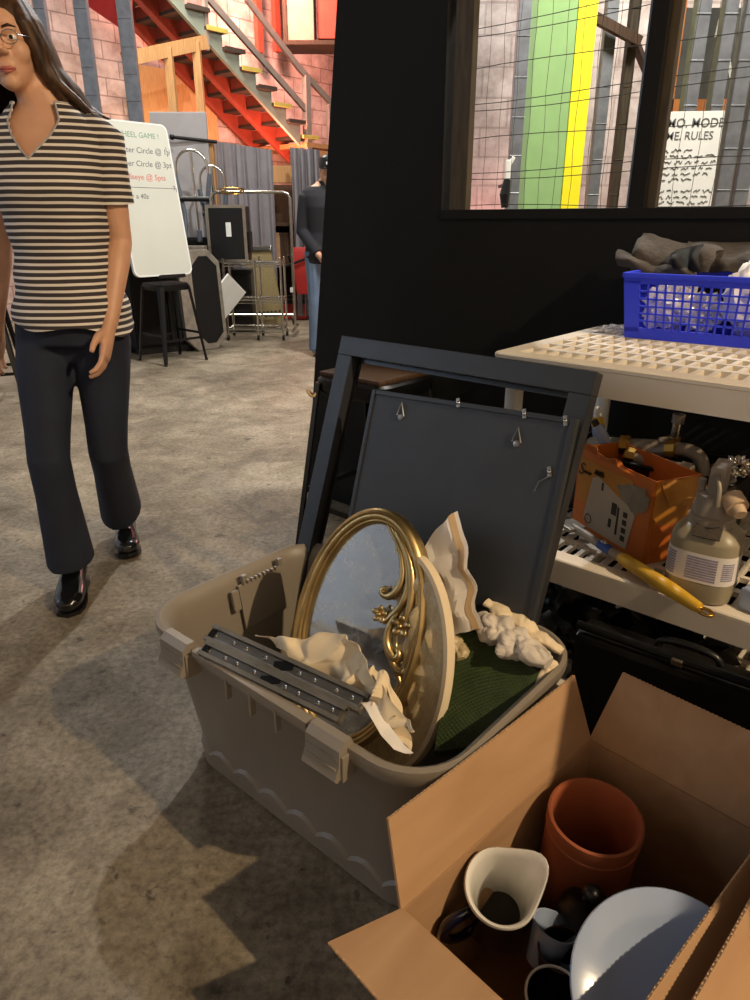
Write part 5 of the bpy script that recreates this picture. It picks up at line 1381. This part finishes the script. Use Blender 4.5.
# tray of plumbing parts behind the carton
KT = S @ V(.27, .40, .411); TY = frame(KT, math.atan2(-.656, .755))
t = thing('parts_tray', 'black open tray behind the orange carton holding plumbing parts', 'tray', TY)
m = MB(); m.loft([[V(x, y, z) for x, y in rrect(w, h, .02)] for w, h, z in ((.40, .18, 0), (.42, .20, .004), (.44, .22, .165), (.425, .205, .165), (.40, .18, .02))]); build('tub', m, M_blackplastic, t, 40)
build('rim', MB().tube([V(x, y, .167) for x, y in rrect(.44, .22, .02)], .006, 8, loop=True), M_blackmetal, t, 60)
def ty(x, y, z): return TY @ V(x, y, z)
def fitting(label, pts, r, mt, bands, group='plumbing parts in the tray'):
    P_ = sm([V(*p) for p in pts], 2); c = P_[0]
    t = thing('pipe_fitting', label, 'fitting', TY @ Matrix.Translation(c)); 
    build('tube', MB().tube([p - c for p in P_], r, 14), mt, t, 60)
    for f in bands:
        i = min(len(P_) - 2, int(f * (len(P_) - 1))); p = P_[i] - c; d = (P_[i + 1] - P_[i]).normalized()
        build('coupling', MB().tube([p - d * .012, p + d * .012], r * 1.35, 8), M_brass if f < .7 else M_fit, t, 40)
fitting('grey bent pipe fitting with a brass coupling at the left end of the tray', ((-.17, -.02, .17), (-.10, -.05, .19), (-.02, -.03, .195), (.04, .0, .20)), .020, M_fit, (.85, .5))
fitting('hooked grey pipe with a brass nut in the middle of the tray', ((.00, -.04, .18), (.06, -.05, .215), (.12, -.05, .21), (.14, -.06, .16)), .017, M_fit, (.35,))
fitting('short upright chrome valve stem standing out of the tray', ((.02, .05, .14), (.022, .052, .21), (.024, .052, .265)), .012, M_chrome, (.5, .95))
fitting('straight grey pipe lying along the front of the tray', ((-.04, -.08, .18), (.04, -.085, .175), (.12, -.09, .175)), .016, M_greyplastic, (.1, .9))
fitting('small grey elbow at the right end of the tray', ((.15, -.02, .165), (.18, -.04, .185), (.20, -.09, .175)), .014, M_fit, (.2, .9))
lump('foil_wad', 'crinkled shiny foil wad on top of the sprayer bottle head', ty(.24, -.20, .245), (.022, .03, .020), 3.3, M_chrome, 'foil', .6, 9)
lump('foil_wad', 'second crinkled foil wad to the right above the sprayer nozzle', ty(.29, -.21, .238), (.018, .024, .018), 6.1, M_chrome, 'foil', .6, 9)
# white bottle with yellow band at the left
q = ty(-.165, .02, .165); t = thing('glue_bottle', 'slim white bottle with a black and yellow cap at the left end of the tray', 'bottle', axis_frame(q, V(-.18, .05, 1)))
build('body', MB().lathe([(.014, 0), (.017, .003), (.017, .06), (.011, .075)], seg=20, cap0=True, cap1=True), M_plate, t, 50)
build('cap', MB().lathe([(.011, .074), (.012, .078), (.007, .10), (.004, .105)], seg=18, cap0=True, cap1=True), M_glazewhite, t, 50)
build('band', MB().lathe([(.0175, .05), (.0175, .062), (.0118, .076)], seg=20), M_handle, t, 50)
q = ty(-.11, -.055, .185); t = thing('spray_can', 'small white speckled tube lying across the grey pipes', 'tube', axis_frame(q, V(-.5, .1, .8)))
build('body', MB().lathe([(.013, 0), (.015, .003), (.015, .055), (.010, .065)], seg=20, cap0=True, cap1=True), M_plate, t, 50)
build('cap', MB().lathe([(.009, .064), (.009, .078), (.005, .082)], seg=16, cap0=True, cap1=True), M_cloth, t, 50)
# green bottle at the right
q = S @ V(.64, .12, .411); t = thing('green_bottle', 'dark green glass bottle at the right end of the lower shelf', 'bottle', q)
M_gg = mat('green_glass', (30, 60, 26), .12, trans=.3)
build('body', MB().lathe([(.030, 0), (.036, .004), (.037, .12), (.030, .15), (.016, .175), (.014, .21)], seg=30, cap0=True, cap1=True), M_gg, t, 50)
build('cap', MB().lathe([(.016, .20), (.016, .226), (.012, .229)], seg=20, cap0=True, cap1=True), M_gg, t, 50)
for i, (x_, c_, lb) in enumerate(((.625, M_plate, 'small pale box on the lower shelf right of the sprayer bottle'), (.69, M_orange, 'small orange box at the right picture edge on the lower shelf'))):
    q = S @ V(x_, .05, .411); o = build('small_box', MB().box((0, 0, .022), (.035, .05, .044), bev=.003).box((0, -.0255, .022), (.022, .002, .02), bev=.0005).box((0, 0, .0445), (.030, .045, .002)), c_); o.matrix_basis = frame(q, .4 - i); tag(o, lb, 'box')

# dark things under the lower shelf
lump('rubbish_bag', 'black plastic bag slumped under the lower shelf at the left', S @ V(.16, .20, .20), (.13, .14, .13), 2.2, M_blackplastic, 'bag', .45, 9)
lump('rubbish_bag', 'black plastic bag under the shelf behind the cardboard box', S @ V(.43, .26, .185), (.13, .13, .12), 8.7, M_blackplastic, 'bag', .45, 9)
q = S @ V(.50, -.06, 0); t = thing('black_case', 'black hard case with a steel catch standing behind the cardboard box', 'case', frame(q, math.radians(-38)))
build('shell', MB().box((.08, 0, .155), (.52, .09, .31), bev=.015), M_blackplastic, t)
build('rail', MB().cyl((-.18, -.03, .325), (.34, -.03, .325), .010, 10), M_blackmetal, t)
build('catch', MB().box((.035, -.045, .325), (.022, .012, .012), bev=.002), M_chrome, t)
build('handle', MB().tube(sm([V(-.02, 0, .31), V(-.01, 0, .345), V(.10, 0, .345), V(.11, 0, .31)]), .008, 8), M_blackplastic, t, 60)

# ------------------------------------------------------------------ lights, camera
def light(name, kind, loc, energy, col, size=.1, target=None, spot=None, blend=.3, sy=None):
    l = bpy.data.lights.new(name, kind); l.energy = energy; l.color = col
    if kind == 'AREA':
        l.size = size
        if sy: l.shape = 'RECTANGLE'; l.size_y = sy
    else: l.shadow_soft_size = size
    o = bpy.data.objects.new(name, l); COL.objects.link(o); o.location = loc
    if target is not None: o.rotation_euler = (Vector(target) - Vector(loc)).to_track_quat('-Z', 'Y').to_euler()
    if spot: l.spot_size = math.radians(spot); l.spot_blend = blend
    return o
WARM = (1.0, .76, .48); NEU = (1.0, .93, .82); COOL = (.80, .90, 1.0)
k = 2.9
light('work_lamp', 'POINT', (-.06 + .835 * k, 1.2 - .613 * k, .2 + k), 470, WARM, .035)
light('hall_lamp', 'POINT', (.05, 5.0, 4.3), 480, (.97, .96, .95), .05)
light('side_lamp', 'POINT', (-3.0, .2, 3.0), 12, (1, .92, .82), .12)
light('ceiling_lamp', 'AREA', (-2.0, 8.2, 4.9), 190, NEU, 1.4, (-2.6, 9.0, 1.0))
light('stair_lamp', 'POINT', (-1.3, 10.6, 1.9), 90, (1.0, .35, .22), .15)
light('stair_lamp', 'POINT', (-2.9, 10.4, 3.9), 260, (1.0, .40, .28), .2)
light('stair_lamp', 'SPOT', (-1.7, 10.0, 4.7), 1100, (1.0, .42, .31), .2, (-.9, 12.7, 2.9), spot=75, blend=.6)
light('under_stair_lamp', 'POINT', (-2.2, 9.6, 1.8), 30, (1.0, .72, .40), .1)
light('room_lamp', 'AREA', (1.7, 2.95, 4.2), 230, NEU, .8, (2.0, 4.6, 1.2))
light('pink_lamp', 'POINT', (.9, 5.6, .9), 14, (1.0, .35, .35), .1)
light('wall_fill_light', 'AREA', (-4.6, 1.5, 2.4), 55, COOL, 1.5, (-5, 1.5, 2.2))  # added fill on the left wall for the mirror's reflection; no window there
W_ = bpy.data.worlds.new('dim_hall'); SC.world = W_; W_.use_nodes = True
W_.node_tree.nodes['Background'].inputs['Color'].default_value = (.5, .55, .65, 1); W_.node_tree.nodes['Background'].inputs['Strength'].default_value = .01
cam = bpy.data.cameras.new('camera'); co = bpy.data.objects.new('camera', cam); COL.objects.link(co)
co.location = (0, 0, CAMZ); co.rotation_euler = (PI / 2 - PITCH, 0, 0)
cam.sensor_fit = 'VERTICAL'; cam.sensor_height = 36; cam.sensor_width = 27; cam.lens = 36 * FPX / 1000; cam.clip_start = .02
SC.camera = co
vs = SC.view_settings; vs.view_transform = 'Standard'; vs.look = 'None'; vs.exposure = 0; vs.gamma = 1; vs.use_curve_mapping = False
